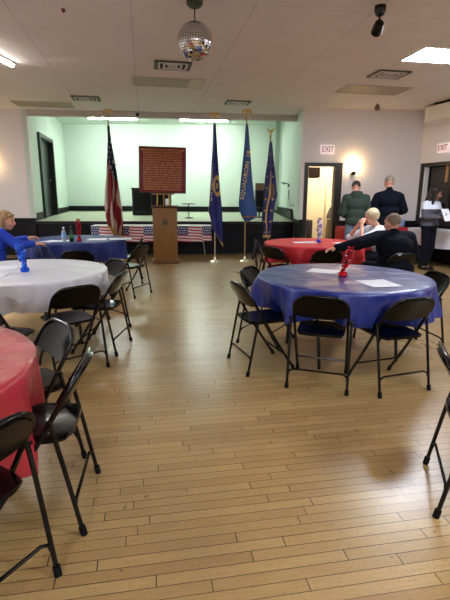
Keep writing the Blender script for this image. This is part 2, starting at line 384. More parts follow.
# ------------------------------------------------------------------ things on stage
t = empty('stage_cabinet', (-2.25, 14.0, .865), R(3), 'black box cabinet on the stage behind the lectern', 'cabinet')
MB().box((0, 0, .40), (1.15, .5, .76), 0, .01).build('body', mat('black_cabinet', (20, 22, 24), .4), t)
MB().box((0, -.01, .795), (1.19, .54, .03), 0, .006).build('top', BLACKM2, t)
MB().box((-.27, -.256, .42), (.5, .012, .6), 0, .004).build('door', BLACKP, t); MB().box((.27, -.256, .42), (.5, .012, .6), 0, .004).build('door', BLACKP, t)
t = empty('stage_loudspeaker', (.97, 13.1, .855), 0, 'grey black loudspeaker box on short stand, on stage between the two blue flags', 'loudspeaker')
MB().box((0, 0, .52), (.26, .28, .5), 0, .015).build('cabinet', mat('speaker_grey', (58, 56, 54), .6), t)
MB().box((0, -.145, .52), (.2, .01, .44), 0, .004).build('grille', mat('speaker_grille', (34, 34, 36), .8, bump=.5, bscale=200), t)
MB().cyl((0, 0, .02), (0, 0, .28), .02).cyl((0, 0, 0), (0, 0, .02), .16).build('stand', BLACKM, t)
t = MB().box((.97, 13.1, 1.72), (.24, .24, .19), 0, .01).build('brown_carton', mat('brown_box', (130, 104, 80), .7)); tag(t, 'small brown box on top of the loudspeaker on stage', 'box')
t = empty('microphone_stand', (1.18, 13.4, .86), 0, 'thin black bent stand beside the stage loudspeaker', 'stand')
MB().tube([(0, 0, .02), (0, 0, .5), (.02, 0, .85), (.08, 0, .98), (.15, 0, .95)], .022).build('arm', BLACKM, t); MB().lathe([(.16, 0), (.16, .02), (.03, .03)]).build('base', BLACKM, t)
t = MB().tube([(1.74, 12.9, 1.81), (1.6, 12.75, 1.79), (1.6, 13.3, 1.84), (1.74, 13.5, 1.85)], .014).cyl((1.72, 12.75, 1.75), (1.76, 12.75, 1.75), .04).build('wall_bracket', BLACKM); tag(t, 'small dark folding bracket on the pale stage side wall, the upper one', 'bracket')
t = MB().tube([(1.73, 12.55, 1.62), (1.68, 12.2, 1.45), (1.66, 11.75, 1.24), (1.74, 11.6, 1.22)], .013).build('wall_bracket', BLACKM); tag(t, 'slanting dark rod bracket low on the pale stage side wall', 'bracket')
t = MB().box((1.70, 12.1, .97), (.04, .7, .2)).build('low_rail', mat('dark_rail', (40, 46, 44), .4)); t.name = 'trim_9'; t['kind'] = 'structure'
t = empty('sheet_stand', (-1.02, 12.6, .85), 0, 'small dark flat-topped stand on the stage, right of the lectern top', 'stand')
MB().box((0, 0, .39), (.34, .25, .02), 0, .004).build('tray', DARKTRIM, t); MB().cyl((0, 0, .02), (0, 0, .38), .012).cyl((0, 0, 0), (0, 0, .02), .12).build('post', BLACKM, t)

# ------------------------------------------------------------------ ceiling fittings
A10 = R(10)
def troffer(x, y, label, lit, two=False, near=True):
    t = empty('ceiling_light_panel', (x, y, CEIL), A10, label, 'ceiling light', 'recessed ceiling light panels')
    mb = MB()
    for sx, sy, cx, cy in ((1.22, .02, 0, .3), (1.22, .02, 0, -.3), (.02, .62, .61, 0), (.02, .62, -.61, 0)): mb.box((cx, cy, -.006), (sx, sy, .014))
    mb.build('frame', WHITEM if lit else mat('dull_frame', (176, 166, 156), .6), t, smooth=False)
    if lit: MB().box((0, 0, -.004), (1.2, .59, .008)).build('diffuser', mat('lit_diffuser', (255, 255, 255), .5, emit=((236, 243, 255), 15.5)), t, smooth=False)
    elif two:
        MB().box((-.12, 0, -.004), (.96, .59, .008)).build('diffuser', mat('dim_diffuser', (150, 136, 112), .5), t, smooth=False)
        MB().box((.48, 0, -.004), (.24, .59, .008)).build('diffuser', mat('pale_diffuser', (190, 180, 160), .5), t, smooth=False)
    else: MB().box((0, 0, -.004), (1.2, .59, .008)).build('diffuser', mat('dim_diffuser', (150, 136, 112), .5), t, smooth=False)
troffer(3.18, 6.9, 'lit white ceiling panel at the upper right', True)
troffer(2.72, 8.95, 'unlit grey ceiling panel in front of the right-hand vent', False)
troffer(-1.02, 8.48, 'unlit tan ceiling panel beyond the mirror ball', False, True)
troffer(-4.0, 10.5, 'unlit ceiling panel near the far left wall', False)
for x, y, w in ((-4.4, 2.2, 'above the near left tables'), (2.9, .6, 'above the camera, to the right'), (-.9, -2.2, 'behind the camera, left of the middle'), (2.9, -2.4, 'behind the camera, to the right'), (6.3, 3.2, 'over the far right side of the hall'), (-5.3, 6.4, 'over the left side of the hall')):  # lit panels out of view, added to light the hall
    troffer(x, y, 'added unseen lit ceiling panel ' + w, True)
def vent(x, y, label, w=.52):
    t = empty('ceiling_vent', (x, y, CEIL), A10, label, 'ceiling vent', 'louvred ceiling vents')
    DK = mat('vent_dark', (24, 22, 22), .7)
    MB().box((0, 0, -.002), (w, w*.8, .004)).build('backing', DK, t, smooth=False)
    def ring(a, z, th, hh):
        mb = MB(); b = a*.8
        for sx, sy, cx, cy in ((a, th, 0, b/2), (a, th, 0, -b/2), (th, b, a/2, 0), (th, b, -a/2, 0)): mb.box((cx, cy, z), (sx+.01, sy, hh), 0, 0)
        return mb
    ring(w, -.012, .03, .02).build('frame', mat('vent_metal', (74, 70, 68), .5, .2), t, smooth=False)
    for k in (.8, .5, .22): ring(w*k, -.02, .022, .012).build('louvre', mat('vent_metal2', (206, 200, 196), .5, .1), t, smooth=False)
vent(2.62, 7.84, 'square louvred vent in the ceiling at the upper right'); vent(-.82, 7.42, 'square louvred vent beside the mirror ball')
vent(-2.87, 9.83, 'louvred ceiling vent above the striped flag'); vent(.24, 10.15, 'louvred ceiling vent above the flagpoles right of the lectern', .48)

t = empty('mirror_ball', (-.33, 5.13, CEIL), 0, 'mirrored disco ball hanging on a cable from the ceiling', 'disco ball')
MB().lathe([(.085, 0), (.085, -.03), (.06, -.055), (.02, -.06)]).build('ceiling_mount', mat('dull_green_mount', (60, 66, 58), .5), t)
MB().cyl((0, 0, -.05), (0, 0, -.2), .006).build('cable', RUBBER, t)
mb = MB(); n, m_ = 44, 24
def sph(th, ph, r): return Vector((r*math.sin(th)*math.cos(ph), r*math.sin(th)*math.sin(ph), r*math.cos(th)))
mb.ell((0, 0, -.37), (.178,)*3, n=24, mi=1)
q = bmesh.new()
for j in range(m_):
    t0, t1 = math.pi*j/m_+.012, math.pi*(j+1)/m_-.012
    cnt = max(5, int(n*math.sin((t0+t1)/2)))
    for i in range(cnt):
        p0, p1 = 2*math.pi*(i+.08)/cnt, 2*math.pi*(i+.92)/cnt
        tl = Vector([random.uniform(-.0035, .0035) for _ in range(3)])
        c = sph((t0+t1)/2, (p0+p1)/2, 1)
        vs = []
        for a, b in ((t0, p0), (t1, p0), (t1, p1), (t0, p1)):
            k = sph(a, b, .186); k = k + c*(k.dot(tl)*2.2); vs.append(q.verts.new(k+Vector((0, 0, -.37))))
        q.faces.new(vs)
mb.merge(q, 0)
mb.build('mirror_tiles', [mat('mirror_glass', (225, 225, 228), .05, 1), mat('ball_core', (110, 108, 104), .4)], t, smooth=False, recalc=False)
MB().cyl((0, 0, -.2), (0, 0, -.185), .03).build('cap', STEEL, t)

t = empty('ceiling_spotlight', (1.6, 5.22, CEIL), R(20), 'black adjustable spotlight hanging from the ceiling near the top edge', 'spotlight')
MB().lathe([(.06, 0), (.058, -.05), (.04, -.09), (.012, -.1)]).build('mount', BLACKM, t)
MB().tube([(0, 0, -.09), (0, .0, -.13), (-.01, .02, -.16)], .012).build('stem', BLACKM, t)
s = MB().lathe([(.02, .07), (.045, .055), (.055, 0), (.058, -.07), (.05, -.07)], (0, 0, 0)).xf(Matrix.Translation((-.01, 0, -.2)) @ Matrix.Rotation(R(62), 4, 'X') @ Matrix.Rotation(R(-20), 4, 'Y')).build('lamp_housing', BLACKM, t)
MB().lathe([(.048, 0), (.035, -.006), (.001, -.01)], (0, 0, -.066)).xf(Matrix.Translation((-.01, 0, -.2)) @ Matrix.Rotation(R(62), 4, 'X') @ Matrix.Rotation(R(-20), 4, 'Y')).build('lens', mat('lens_chrome', (220, 220, 222), .15, .9), s)
t = empty('small_ceiling_lamp', (3.08, 9.75, CEIL), 0, 'small round lamp on a short white stem, on the ceiling above the wall sconce', 'ceiling lamp')
MB().lathe([(.045, 0), (.045, -.012), (.012, -.02), (.012, -.1)]).build('stem', WHITEM, t)
MB().lathe([(.015, -.09), (.04, -.12), (.055, -.17), (.045, -.21), (.02, -.225)]).build('lamp_head', mat('lamp_brown', (110, 84, 66), .35, .5), t)
t = MB().box((-2.1, onstage(-2.1, -.03), 3.32), (.07, .06, .06), 0, .01).cyl((-2.1, onstage(-2.1, -.04), 3.31), (-2.1, onstage(-2.1, -.09), 3.29), .025).build('security_camera', BLACKM); tag(t, 'tiny black camera fixed on the beam over the stage', 'camera')
t = MB().lathe([(.02, 0), (.02, -.02), (.008, -.035)], (-1.75, 5.35, CEIL)).build('sprinkler_head', mat('red_plastic', (120, 40, 34), .4)); tag(t, 'tiny dark red sprinkler head on the ceiling, upper left', 'sprinkler')
t = empty('strip_light', (-3.275, 6.77, CEIL), R(-5), 'thin lit fluorescent strip on the hall ceiling at the left picture edge', 'strip light')
MB().box((0, 0, -.012), (.09, 1.24, .024), 0, .004).build('housing', WHITEM, t)
MB().cyl((0, -.58, -.045), (0, .58, -.045), .022).build('tube', mat('hall_tube_glow', (255, 255, 255), .5, emit=((255, 248, 240), 12)), t)

# duct boxed along the right wall
dk = empty('air_duct', label='white boxed air duct hanging under the ceiling at the right edge', cat='duct')
def dpt(s, w): p = c0 + wd*s + wn*w; return (p.x, p.y)
MB().prism([dpt(.42, .02), dpt(.38, .2), dpt(.42, .34), dpt(.5, .44), dpt(.7, .5), dpt(6.5, .5), dpt(6.5, .02)], 3.04, 3.33).build('casing', mat('duct_white', (224, 218, 208), .6), dk, ang=50)
for s in (1.55, 2.9, 4.3): p = dpt(s, .505); MB().box((p[0], p[1], 3.185), (.012, .012, .29), wang).build('seam', mat('duct_seam', (150, 144, 136), .6), dk, smooth=False)
MB().prism([dpt(.75, .06), dpt(.75, .44), dpt(6.4, .44), dpt(6.4, .06)], 3.33, CEIL).build('gap_shade_fill', mat('gap_shade_black', (18, 16, 16), .9), dk, smooth=False)  # solid black block stands in for the shade between duct and ceiling

# exit signs
def text_mesh(body, size, ext, m, name, parent=None, align='CENTER'):
    cu = bpy.data.curves.new('txt', 'FONT'); cu.body = body; cu.size = size; cu.extrude = ext; cu.align_x = align; cu.align_y = 'CENTER'; cu.resolution_u = 2
    o = bpy.data.objects.new('txt', cu); COL.objects.link(o); bpy.context.view_layer.update()
    me = bpy.data.meshes.new_from_object(o.evaluated_get(bpy.context.evaluated_depsgraph_get()))
    bpy.data.objects.remove(o); me.materials.clear(); me.materials.append(m)
    o = bpy.data.objects.new(name, me); COL.objects.link(o)
    if parent: o.parent = parent
    return o
REDL = mat('exit_red', (150, 34, 40), .5)
def exit_sign(p, rz, label):
    t = empty('exit_sign', (p[0], p[1], 2.41), rz, label, 'exit sign', 'exit signs')
    MB().box((0, -.035, .1), (.32, .07, .2), 0, .008).build('housing', mat('exit_white', (232, 218, 214), .5, emit=((255, 230, 226), .12)), t)
    o = text_mesh('EXIT', .17, .004, REDL, 'lettering', t); o.location = (0, -.073, .1); o.rotation_euler = (R(90), 0, 0); o.scale = (.78, 1, 1)
exit_sign(rw(.58), ra, 'EXIT sign with red letters above the open doorway')
p = c0 + wd*.72; exit_sign((p.x, p.y), wang, 'EXIT sign with red letters above the serving hatch at the right edge')

def sconce(p, rz, label):
    t = empty('wall_sconce', (p[0], p[1], 1.95), rz, label, 'wall lamp', 'wall sconces')
    MB().lathe([(.03, 0), (.055, .03), (.05, .06), (.025, .09)], (0, -.1, 0)).cyl((0, 0, .04), (0, -.1, .04), .012).lathe([(.05, 0), (.05, .02)], (0, -.015, .02)).build('bracket', mat('dark_bronze', (52, 40, 30), .4, .7), t)
    MB().lathe([(.04, .09), (.07, .14), (.085, .22), (.08, .3), (.076, .3)], (0, -.1, 0)).build('glass_shade', mat('glowing_shade', (255, 236, 200), .4, emit=((255, 214, 156), 9)), t)
sconce(rw(1.21), ra, 'lit wall sconce with glowing shade right of the doorway')
sconce((-5.62, onstage(-5.62)), A5, 'lit wall sconce on the far left wall beyond the picture edge')

# ------------------------------------------------------------------ folding chairs
def make_chair():
    t = empty('folding_chair')
    W = .202
    def side(s): return [(s*W, .24, .012), (s*W, .225, .04), (s*W, .1, .22), (s*W, -.035, .44), (s*W, -.105, .56), (s*(W-.001), -.148, .63)]
    top = []
    for k in range(0, 6):
        a = (math.pi/2)*k/5; top.append((W-.11+.11*math.cos(a), -.157-.058*math.sin(a), .642+.1*math.sin(a)))
    top = top + [(0, -.219, .744)] + [(-x, y, z) for x, y, z in top[::-1]]
    path = side(1) + top + side(-1)[::-1]
    P = [Vector(p) for p in path]; Q = []
    for i in range(len(P)-1):
        for k in range(3): Q.append(P[i].lerp(P[i+1], k/3))
    Q.append(P[-1])
    for _ in range(3): Q = [Q[0]] + [(Q[i-1]+Q[i]*2+Q[i+1])/4 for i in range(1, len(Q)-1)] + [Q[-1]]
    fr = MB().tube(Q, .0115, 10).build('frame', BLACKM, t)
    for s in (-1, 1): MB().cyl((s*W, .245, 0), (s*W, .228, .04), .0155).build('foot_cap', RUBBER, fr)
    for s in (-1, 1):
        lg = MB().tube([(s*(W+.024), -.088, .55), (s*(W+.024), -.102, .5), (s*(W+.024), -.135, .33), (s*(W+.024), -.19, .03), (s*(W+.024), -.195, .01)], .0105, 10).cyl((s*(W-.005), -.096, .54), (s*(W+.04), -.096, .54), .008).build('leg', BLACKM, t)
        MB().cyl((s*(W+.024), -.197, 0), (s*(W+.024), -.189, .04), .0155).build('foot_cap', RUBBER, lg)
    MB().tube([(-.225, -.175, .10), (-.215, -.168, .135), (-.185, -.165, .15), (.185, -.165, .15), (.215, -.168, .135), (.225, -.175, .10)], .008, 8).build('stretcher', BLACKM, t)
    MB().tube([(-.2, .152, .145), (.2, .152, .145)], .008, 8).build('stretcher', BLACKM, t)
    def seat(u, v):
        x = (u-.5)*2; y = (v-.5)*2
        rx = x*math.sqrt(1-.18*y**6); ry = y*math.sqrt(1-.22*x**4)
        dz = -.012*(1-x*x)*(1-y*y) - .018*max(0, y-.7)/.3 - .012*max(0, abs(x)-.85)/.15
        return Vector((rx*(.19-.012*(1-v)), .045+ry*.205, .448+dz+.012*v))
    MB().grid(seat, 16, 16, .022).build('seat', BLACKM2, t, ang=50)
    def back(u, v):
        x = (u-.5)*2; zz = .57+v*.168 - .075*v*max(0, (abs(x)-.4)/.6)**2.2 + .02*(1-v)*abs(x)**6
        zt = zz; y = -.114-(zt-.57)*.56 - .02*(1-x*x)
        return Vector((x*.195, y, zt))
    MB().grid(back, 18, 8, .012).build('backrest', BLACKM2, t, ang=50)
    return t
chair0 = make_chair(); used = [False]
def chair(x, y, head, label, group, tilt=0):
    """x,y: midpoint between the rear feet; head: facing direction in degrees"""
    o = copy_tree(chair0) if used[0] else chair0
    used[0] = True
    h = R(head); o.location = (x+.21*math.cos(h), y+.21*math.sin(h), 0); o.rotation_euler = (0, 0, h-math.pi/2)
    return tag(o, label, 'chair', group)
G1 = 'chairs around the near blue table'
chair(.695, 3.15, 73, 'folding chair on our side of the near blue table, left one of two', G1)
chair(1.37, 3.115, 109, 'folding chair on our side of the near blue table, right one of two', G1)
chair(.10, 3.655, 20, 'black folding chair at the left of the near blue table, side on to us', G1)
chair(.23, 4.52, -30, 'black folding chair behind the left rim of the near blue table, backrest showing', G1)
chair(2.06, 4.25, 190, 'black folding chair at the right of the near blue table by the picture edge', G1)
G2 = 'chairs around the white table'
chair(-1.166, 3.47, 132, 'folding chair at the near right of the white table, back towards us', G2)
chair(-.965, 4.13, 175, 'black folding chair right of the white table, side on, by the aisle', G2)
chair(-1.72, 2.9, 78, 'folding chair between the white table and near red table, at left edge', G2)
chair(-1.22, 5.02, 225, 'black folding chair at the far right of the white table, facing us', G2)
G3 = 'chairs around the near red table'
chair(-.63, 1.90, 188, 'folding chair right of the near red table, glossy seat, feet in the aisle', G3)
chair(-.93, 2.44, 222, 'black folding chair at the far side of the near red table, glossy arched back', G3)
chair(-.74, 1.25, 152, 'black folding chair in the lower left corner, nearest to us', G3)
G4 = 'chairs around the far blue table'
chair(-1.93, 5.78, 95, 'folding chair back showing above the white table, at the far blue table', G4)
chair(-1.2, 6.47, 158, 'black folding chair at the right of the far blue table beside the aisle', G4)
chair(-1.42, 7.62, 190, 'black folding chair at the far right of the far blue table, behind the aisle chair', G4)
chair(-3.25, 5.93, 42, 'black folding chair under the woman in the blue top', G4)
G5 = 'chairs around the far red table'
chair(.66, 6.4, 40, 'black folding chair at the near left of the far red table', G5)
chair(.52, 7.25, 0, 'black folding chair left of the far red table with a dark jacket on it', G5)
chair(1.38, 5.98, 90, 'folding chair at the far red table under the suited man\'s outstretched arm', G5)
chair(2.30, 5.72, 104, 'black folding chair the man in the dark suit sits on', G5)
chair(2.72, 7.38, 186, 'black folding chair the blond woman sits on', G5)
chair(1.045, 2.015, -18, 'black folding chair cut off by the right edge in the foreground', 'chair at the right edge')

# jacket over the backrest of the left far chair
def jk(u, v):
    x = (u-.5)*2; s = (v-.5)*2
    fold = .012*math.sin(u*19)+.01*math.sin(u*31+v*5)
    return Vector((x*(.23-.02*abs(s)), -.235+(-.035 if s < 0 else .03)*min(1, abs(s)*4)+fold*abs(s)-(.05*s if s < 0 else .08*s), .765-abs(s)*(.42 if s < 0 else .3)))
o = MB().grid(jk, 26, 22, .008).build('draped_jacket', mat('black_nylon', (22, 24, 34), .4, bump=.4, bscale=14)); o.location = (.73, 7.25, 0); o.rotation_euler = (0, 0, R(-90))
tag(o, 'dark shiny jacket draped over the chair left of the far red table', 'jacket')

# ------------------------------------------------------------------ round tables and cloths
def make_table():
    t = empty('round_table')
    MB().lathe([(.755, .70), (.762, .705), (.762, .73), (.755, .735)], n=64).build('tabletop', PANEL, t)
    for sx in (-1, 1):
        for sy in (-1, 1):
            MB().tube([(sx*.36, sy*.2, .70), (sx*.38, sy*.27, .45), (sx*.38, sy*.33, .2), (sx*.38, sy*.36, .005)], .014).build('leg', BLACKM, t)
        MB().tube([(sx*.375, -.29, .34), (sx*.375, .29, .34)], .01).build('brace', BLACKM, t)
    return t
table0 = make_table()
def round_table(cx, cy, rot, m, drop, seed, tl, cl, chairs=(), first=False, flare=1.0):
    t = table0 if first else copy_tree(table0)
    t.location = (cx, cy, 0); t.rotation_euler = (0, 0, R(rot)); tag(t, tl, 'table', 'round folding tables')
    rnd = random.Random(seed); ph = [rnd.uniform(0, 6.28) for _ in range(6)]
    Rr = .778; prof = [(0, 0), (.3, 0), (.55, 0), (.7, 0), (.755, -.0005), (.772, -.004), (.78, -.012)]
    nrow = 14; K = len(prof)
    def fn(u, v):
        a = u*2*math.pi; j = v*(K-1+nrow)
        if j <= K-1:
            i = min(int(j), K-2); f = j-i; r = prof[i][0]*(1-f)+prof[i+1][0]*f; z = prof[i][1]*(1-f)+prof[i+1][1]*f
            return Vector((max(r, .002)*math.cos(a), max(r, .002)*math.sin(a), .746+z))
        s = (j-K+1)/nrow
        rg = lambda x: 1-2*abs(math.sin(x))
        fold = .6*rg(4.5*a+ph[0]+.3*s)+.5*rg(7*a+ph[1]+.7*s)+.45*rg(11.5*a+ph[2]-.5*s)+.3*rg(18*a+ph[3]+s)
        fold = fold if fold > 0 else fold*.7
        r = .78 + .012*s + flare*(.068*s**.7)*(fold+.35)
        dn = 0
        for ca in chairs:
            da = (math.degrees(a)-ca+180) % 360-180
            dn = max(dn, math.exp(-(da/15)**2))
        r -= dn*(.03+.16*s)*s
        z = -.012-s*(drop-.012)*(1+.05*math.sin(3*a+ph[4])+.035*math.sin(7*a+ph[5]))
        return Vector((r*math.cos(a), r*math.sin(a), .746+z))
    c = MB().grid(fn, 220, K-1+nrow, .0012, cu=True)
    c = c.build('tablecloth', m, ang=60); c.location = (cx, cy, 0)
    tag(c, cl, 'tablecloth', 'round table covers'); return c
BLUE = vinyl('navy_plastic', (32, 48, 128), .3, .6, .42); REDC = vinyl('red_plastic_cover', (170, 34, 50), .3, .6, .42); WHITEC = vinyl('white_plastic', (216, 216, 222)); REDF = vinyl('red_plastic_far', (190, 36, 48), .5)
BLUEF = vinyl('navy_plastic_far', (32, 48, 112), .5)
def angs(cx, cy, L): return [math.degrees(math.atan2(y-cy, x-cx)) for x, y in L]
round_table(1.087, 4.05, 15, BLUE, .29, 3, 'round folding table under the near blue cover', 'shiny blue plastic cover on the round table right of the middle', angs(1.087, 4.05, [(.78, 3.3), (1.3, 3.3), (.3, 3.73), (.4, 4.4), (1.85, 4.2)]), True)
round_table(-1.945, 4.262, 40, WHITEC, .27, 5, 'round folding table under the white cover', 'white plastic cover on the round table at the left', angs(-1.945, 4.262, [(-1.3, 3.65), (-1.17, 4.15), (-1.6, 3.1), (-1.38, 4.86)]))
round_table(-1.60, 1.676, 0, REDC, .43, 9, 'round folding table under the near red cover', 'red plastic cover on the round table at the near left edge', angs(-1.60, 1.676, [(-.85, 1.85), (-1.1, 2.28), (-.93, 1.4)]), flare=1.0)
round_table(1.40, 7.11, 60, REDF, .29, 12, 'round folding table under the far red cover', 'red plastic cover on the far round table near the standing people', angs(1.4, 7.11, [(.8, 6.55), (.75, 7.25), (1.38, 6.2), (2.15, 6.1), (2.4, 7.38)]))
round_table(-2.45, 7.45, 25, BLUEF, .33, 15, 'round folding table under the far blue cover', 'dark blue plastic cover on the far left round table by the striped flag', angs(-2.45, 7.45, [(-1.95, 6.0), (-1.45, 6.5), (-1.6, 7.6), (-2.9, 6.15)]))

# papers
def sheet(x, y, rz, label, w=.216, h=.28, z=.7485):
    def f(u, v): return Vector(((u-.5)*w, (v-.5)*h, .0008+.004*(u*u)*(v)))
    o = MB().grid(f, 6, 6, .0006).build('paper_sheet', PAPER, smooth=False); o.location = (x, y, z); o.rotation_euler = (0, 0, R(rz))
    tag(o, label, 'paper', 'papers on the tables'); return o
sheet(.95, 4.27, 62, 'white paper sheet on the near blue table, left of the red centrepiece', .22, .28)
sheet(1.28, 3.66, 12, 'pale printed sheet on the near blue table, right of the red centrepiece', .26, .3)
sheet(1.25, 7.05, 8, 'white paper on the far red table, left of the blue centrepiece', .36, .22)
sheet(1.84, 7.0, 20, 'white paper on the far red table, right of the blue centrepiece', .3, .2)
sheet(-2.2, 4.35, 5, 'white paper sheet on the white table behind the blue centrepiece', .3, .24)
sheet(-2.12, 3.85, 8, 'white paper sheet on the white table in front of the blue centrepiece', .34, .26)
sheet(-2.55, 7.05, 30, 'white paper on the far blue table beside the water bottle', .3, .22)
sheet(-2.72, 6.98, 70, 'white paper under the blue-topped woman\'s hands', .28, .2)
sheet(-2.1, 7.35, 5, 'white paper on the far blue table behind the red centrepiece', .3, .3)
t = MB().box((-1.72, 7.35, .757), (.36, .2, .014), R(12), .003).build('folder', mat('white_folder', (220, 222, 230), .5)); tag(t, 'white folder at the right rim of the far blue table, below the striped flag', 'folder')

# spiral centrepieces
def centre(x, y, m1, m2, h, seed, label, lean=(0, 0)):
    t = empty('table_centrepiece', (x, y, .748), 0, label, 'centrepiece', 'foil spiral centrepieces')
    MB().lathe([(.034, 0), (.042, .012), (.04, .03), (.026, .045), (.014, .05)], n=9).build('weight', m1, t, ang=20)
    MB().tube([(0, 0, .045), (lean[0]*.5, lean[1]*.5, h*.5), (lean[0], lean[1], h)], .008).build('stem', m2, t)
    rnd = random.Random(seed)
    for k in range(3):
        pts = []; n = 34
        for i in range(n):
            f = i/(n-1); a = f*math.pi*5+k*2.1; rr = .014+.016*math.sin(f*math.pi)+.018*f*f
            pts.append((rr*math.cos(a)+lean[0]*f, rr*math.sin(a)+lean[1]*f, .05+f*(h-.05)))
        MB().tube(pts, [.007+.004*math.sin(i*.9+k) for i in range(n)], 6).build('foil_spiral', m1 if k < 2 else m2, t, ang=20)
    for k in range(5):
        a = k*1.256+rnd.random(); d = Vector((math.cos(a), math.sin(a), .8)); p = Vector((lean[0], lean[1], h))
        MB().tube([p, p+d*.018, p+d*.03+Vector((0, 0, -.004))], [.006, .008, .003], 6).build('foil_curl', m1, t)
FR = mat('red_foil', (196, 12, 28), .25, .55); FR2 = mat('dark_red_foil', (120, 8, 20), .3, .5); FB = mat('blue_foil', (10, 76, 200), .3, .4); FB2 = mat('light_blue_foil', (40, 110, 220), .35, .4); FW = mat('silver_foil', (220, 224, 236), .3, .5)
FB3 = mat('royal_foil', (34, 48, 170), .3, .4)
centre(1.07, 4.0, FR, FR2, .25, 1, 'red foil spiral centrepiece leaning on the near blue table', (.05, -.02))
centre(-1.88, 4.14, FB, FB2, .27, 2, 'bright blue foil spiral centrepiece on the white table', (-.04, 0))
centre(1.47, 7.05, FB3, FW, .36, 3, 'blue and silver foil centrepiece on the far red table')
centre(-2.30, 7.05, FR, FR2, .32, 4, 'red foil centrepiece on the far blue table')

# bottles
t = empty('water_bottle', (-2.52, 7.0, .748), 0, 'clear plastic water bottle with pale label on the far blue table', 'bottle')
MB().lathe([(.03, 0), (.033, .01), (.032, .06), (.034, .1), (.033, .14), (.024, .17), (.013, .19), (.013, .2)]).build('body', mat('clear_plastic', (225, 236, 244), .1, trans=.7), t)
MB().lathe([(.0345, .07), (.0355, .075), (.0355, .125), (.0345, .13)]).build('wrapper', mat('bottle_label', (120, 160, 210), .4), t)
MB().lathe([(.015, .2), (.015, .22)]).build('cap', WHITEM, t)
t = empty('soda_bottle', (-2.38, 6.93, .748), 0, 'dark green soda bottle on the far blue table beside the red centrepiece', 'bottle')
MB().lathe([(.028, 0), (.032, .01), (.032, .11), (.026, .14), (.013, .18), (.012, .225)]).build('body', mat('green_glass', (14, 40, 20), .15), t)
MB().lathe([(.0335, .06), (.0335, .11)]).build('wrapper', mat('green_label', (50, 120, 60), .4), t)
MB().lathe([(.014, .222), (.014, .24)]).build('cap', mat('green_cap', (40, 100, 50), .4), t)

# ------------------------------------------------------------------ long tables
def long_table(x, y, rz, L, W, z, label):
    t = empty('folding_table', (x, y, 0), rz, label, 'table', 'long folding tables')
    MB().box((0, 0, z-.02), (L, W, .035), 0, .006).build('tabletop', PANEL, t)
    for sx in (-1, 1):
        for sy in (-1, 1): MB().tube([(sx*(L/2-.2), sy*(W/2-.06), z-.04), (sx*(L/2-.12), sy*(W/2-.06), .1), (sx*(L/2-.12), sy*(W/2-.06), .0)], .013).build('leg', STEEL, t)
        MB().tube([(sx*(L/2-.15), -(W/2-.06), .3), (sx*(L/2-.15), W/2-.06, .3)], .01).build('brace', STEEL, t)
    return t
def box_cloth(x, y, rz, L, W, z, drop, m, label, ang_=60, seed=1):
    rnd = random.Random(seed); ph = [rnd.uniform(0, 6) for _ in range(4)]
    nr = 12; K = 4
    def fn(u, v):
        # walk round the rectangle
        per = 2*(L+W); s = u*per
        if s < L: px, py = -L/2+s, -W/2; nx, ny = 0, -1
        elif s < L+W: px, py = L/2, -W/2+(s-L); nx, ny = 1, 0
        elif s < 2*L+W: px, py = L/2-(s-L-W), W/2; nx, ny = 0, 1
        else: px, py = -L/2, W/2-(s-2*L-W); nx, ny = -1, 0
        j = v*(K+nr)
        if j <= K: return Vector((px*j/K, py*j/K, z+.004))
        q = (j-K)/nr
        f = (.5*math.sin(s*14+ph[0])+.35*math.sin(s*23+ph[1]))*q*.025+.012*q+.006
        return Vector((px+nx*f, py+ny*f, z+.004-q*drop*(1+.04*math.sin(s*5+ph[2]))))
    o = MB().grid(fn, 200, K+nr, .0012, cu=True).build('tablecloth', m, ang=60); o.location = (x, y, 0); o.rotation_euler = (0, 0, rz); return tag(o, label, 'tablecloth', 'long table covers')
xc = -1.78
long_table(xc, onstage(xc, -.32), A5, 2.78, .46, .745, 'long folding table along the stage front, behind the lectern')
box_cloth(xc, onstage(xc, -.32), A5, 2.84, .5, .75, .37, flag_cloth_material(), 'stars and stripes printed cover on the table along the stage', seed=3)
p = rw(1.62, -.4); long_table(p[0], p[1], ra, 1.5, .5, .77, 'long folding table under the red cover against the right wall')
box_cloth(p[0], p[1], ra, 1.54, .54, .775, .6, REDF, 'red cover on the long table behind the two standing men', seed=5)
far_l = Vector((4.14, 10.3)); cen = far_l + wd*.9 - wn*.28
long_table(cen.x, cen.y, wang, 1.8, .5, .77, 'long folding table under the white cover by the serving hatch')
box_cloth(cen.x, cen.y, wang, 1.86, .55, .775, .36, mat('white_linen', (214, 216, 226), .6, bump=.1, bscale=6), 'white cover on the long table by the serving hatch', seed=6)
t = empty('storage_tub', (4.05, 10.55, .78), R(8), 'light blue plastic tub at the end of the red covered table', 'tub')
MB().lathe([(.1, 0), (.12, .02), (.13, .15), (.125, .15)], n=20).build('tub_body', mat('light_blue_plastic', (150, 176, 222), .35), t); MB().lathe([(.136, .15), (.136, .175), (.12, .18)], n=20).build('lid', mat('pale_blue_lid', (176, 196, 232), .35), t)
t = MB().box((cen.x+.12, cen.y-.35, .795), (.3, .22, .03), wang+.3, .01).box((cen.x+.12, cen.y-.35, .815), (.26, .18, .02), wang+.3, .005).build('serving_tray', WHITEM); tag(t, 'white tray on the white covered table at the right edge', 'tray')

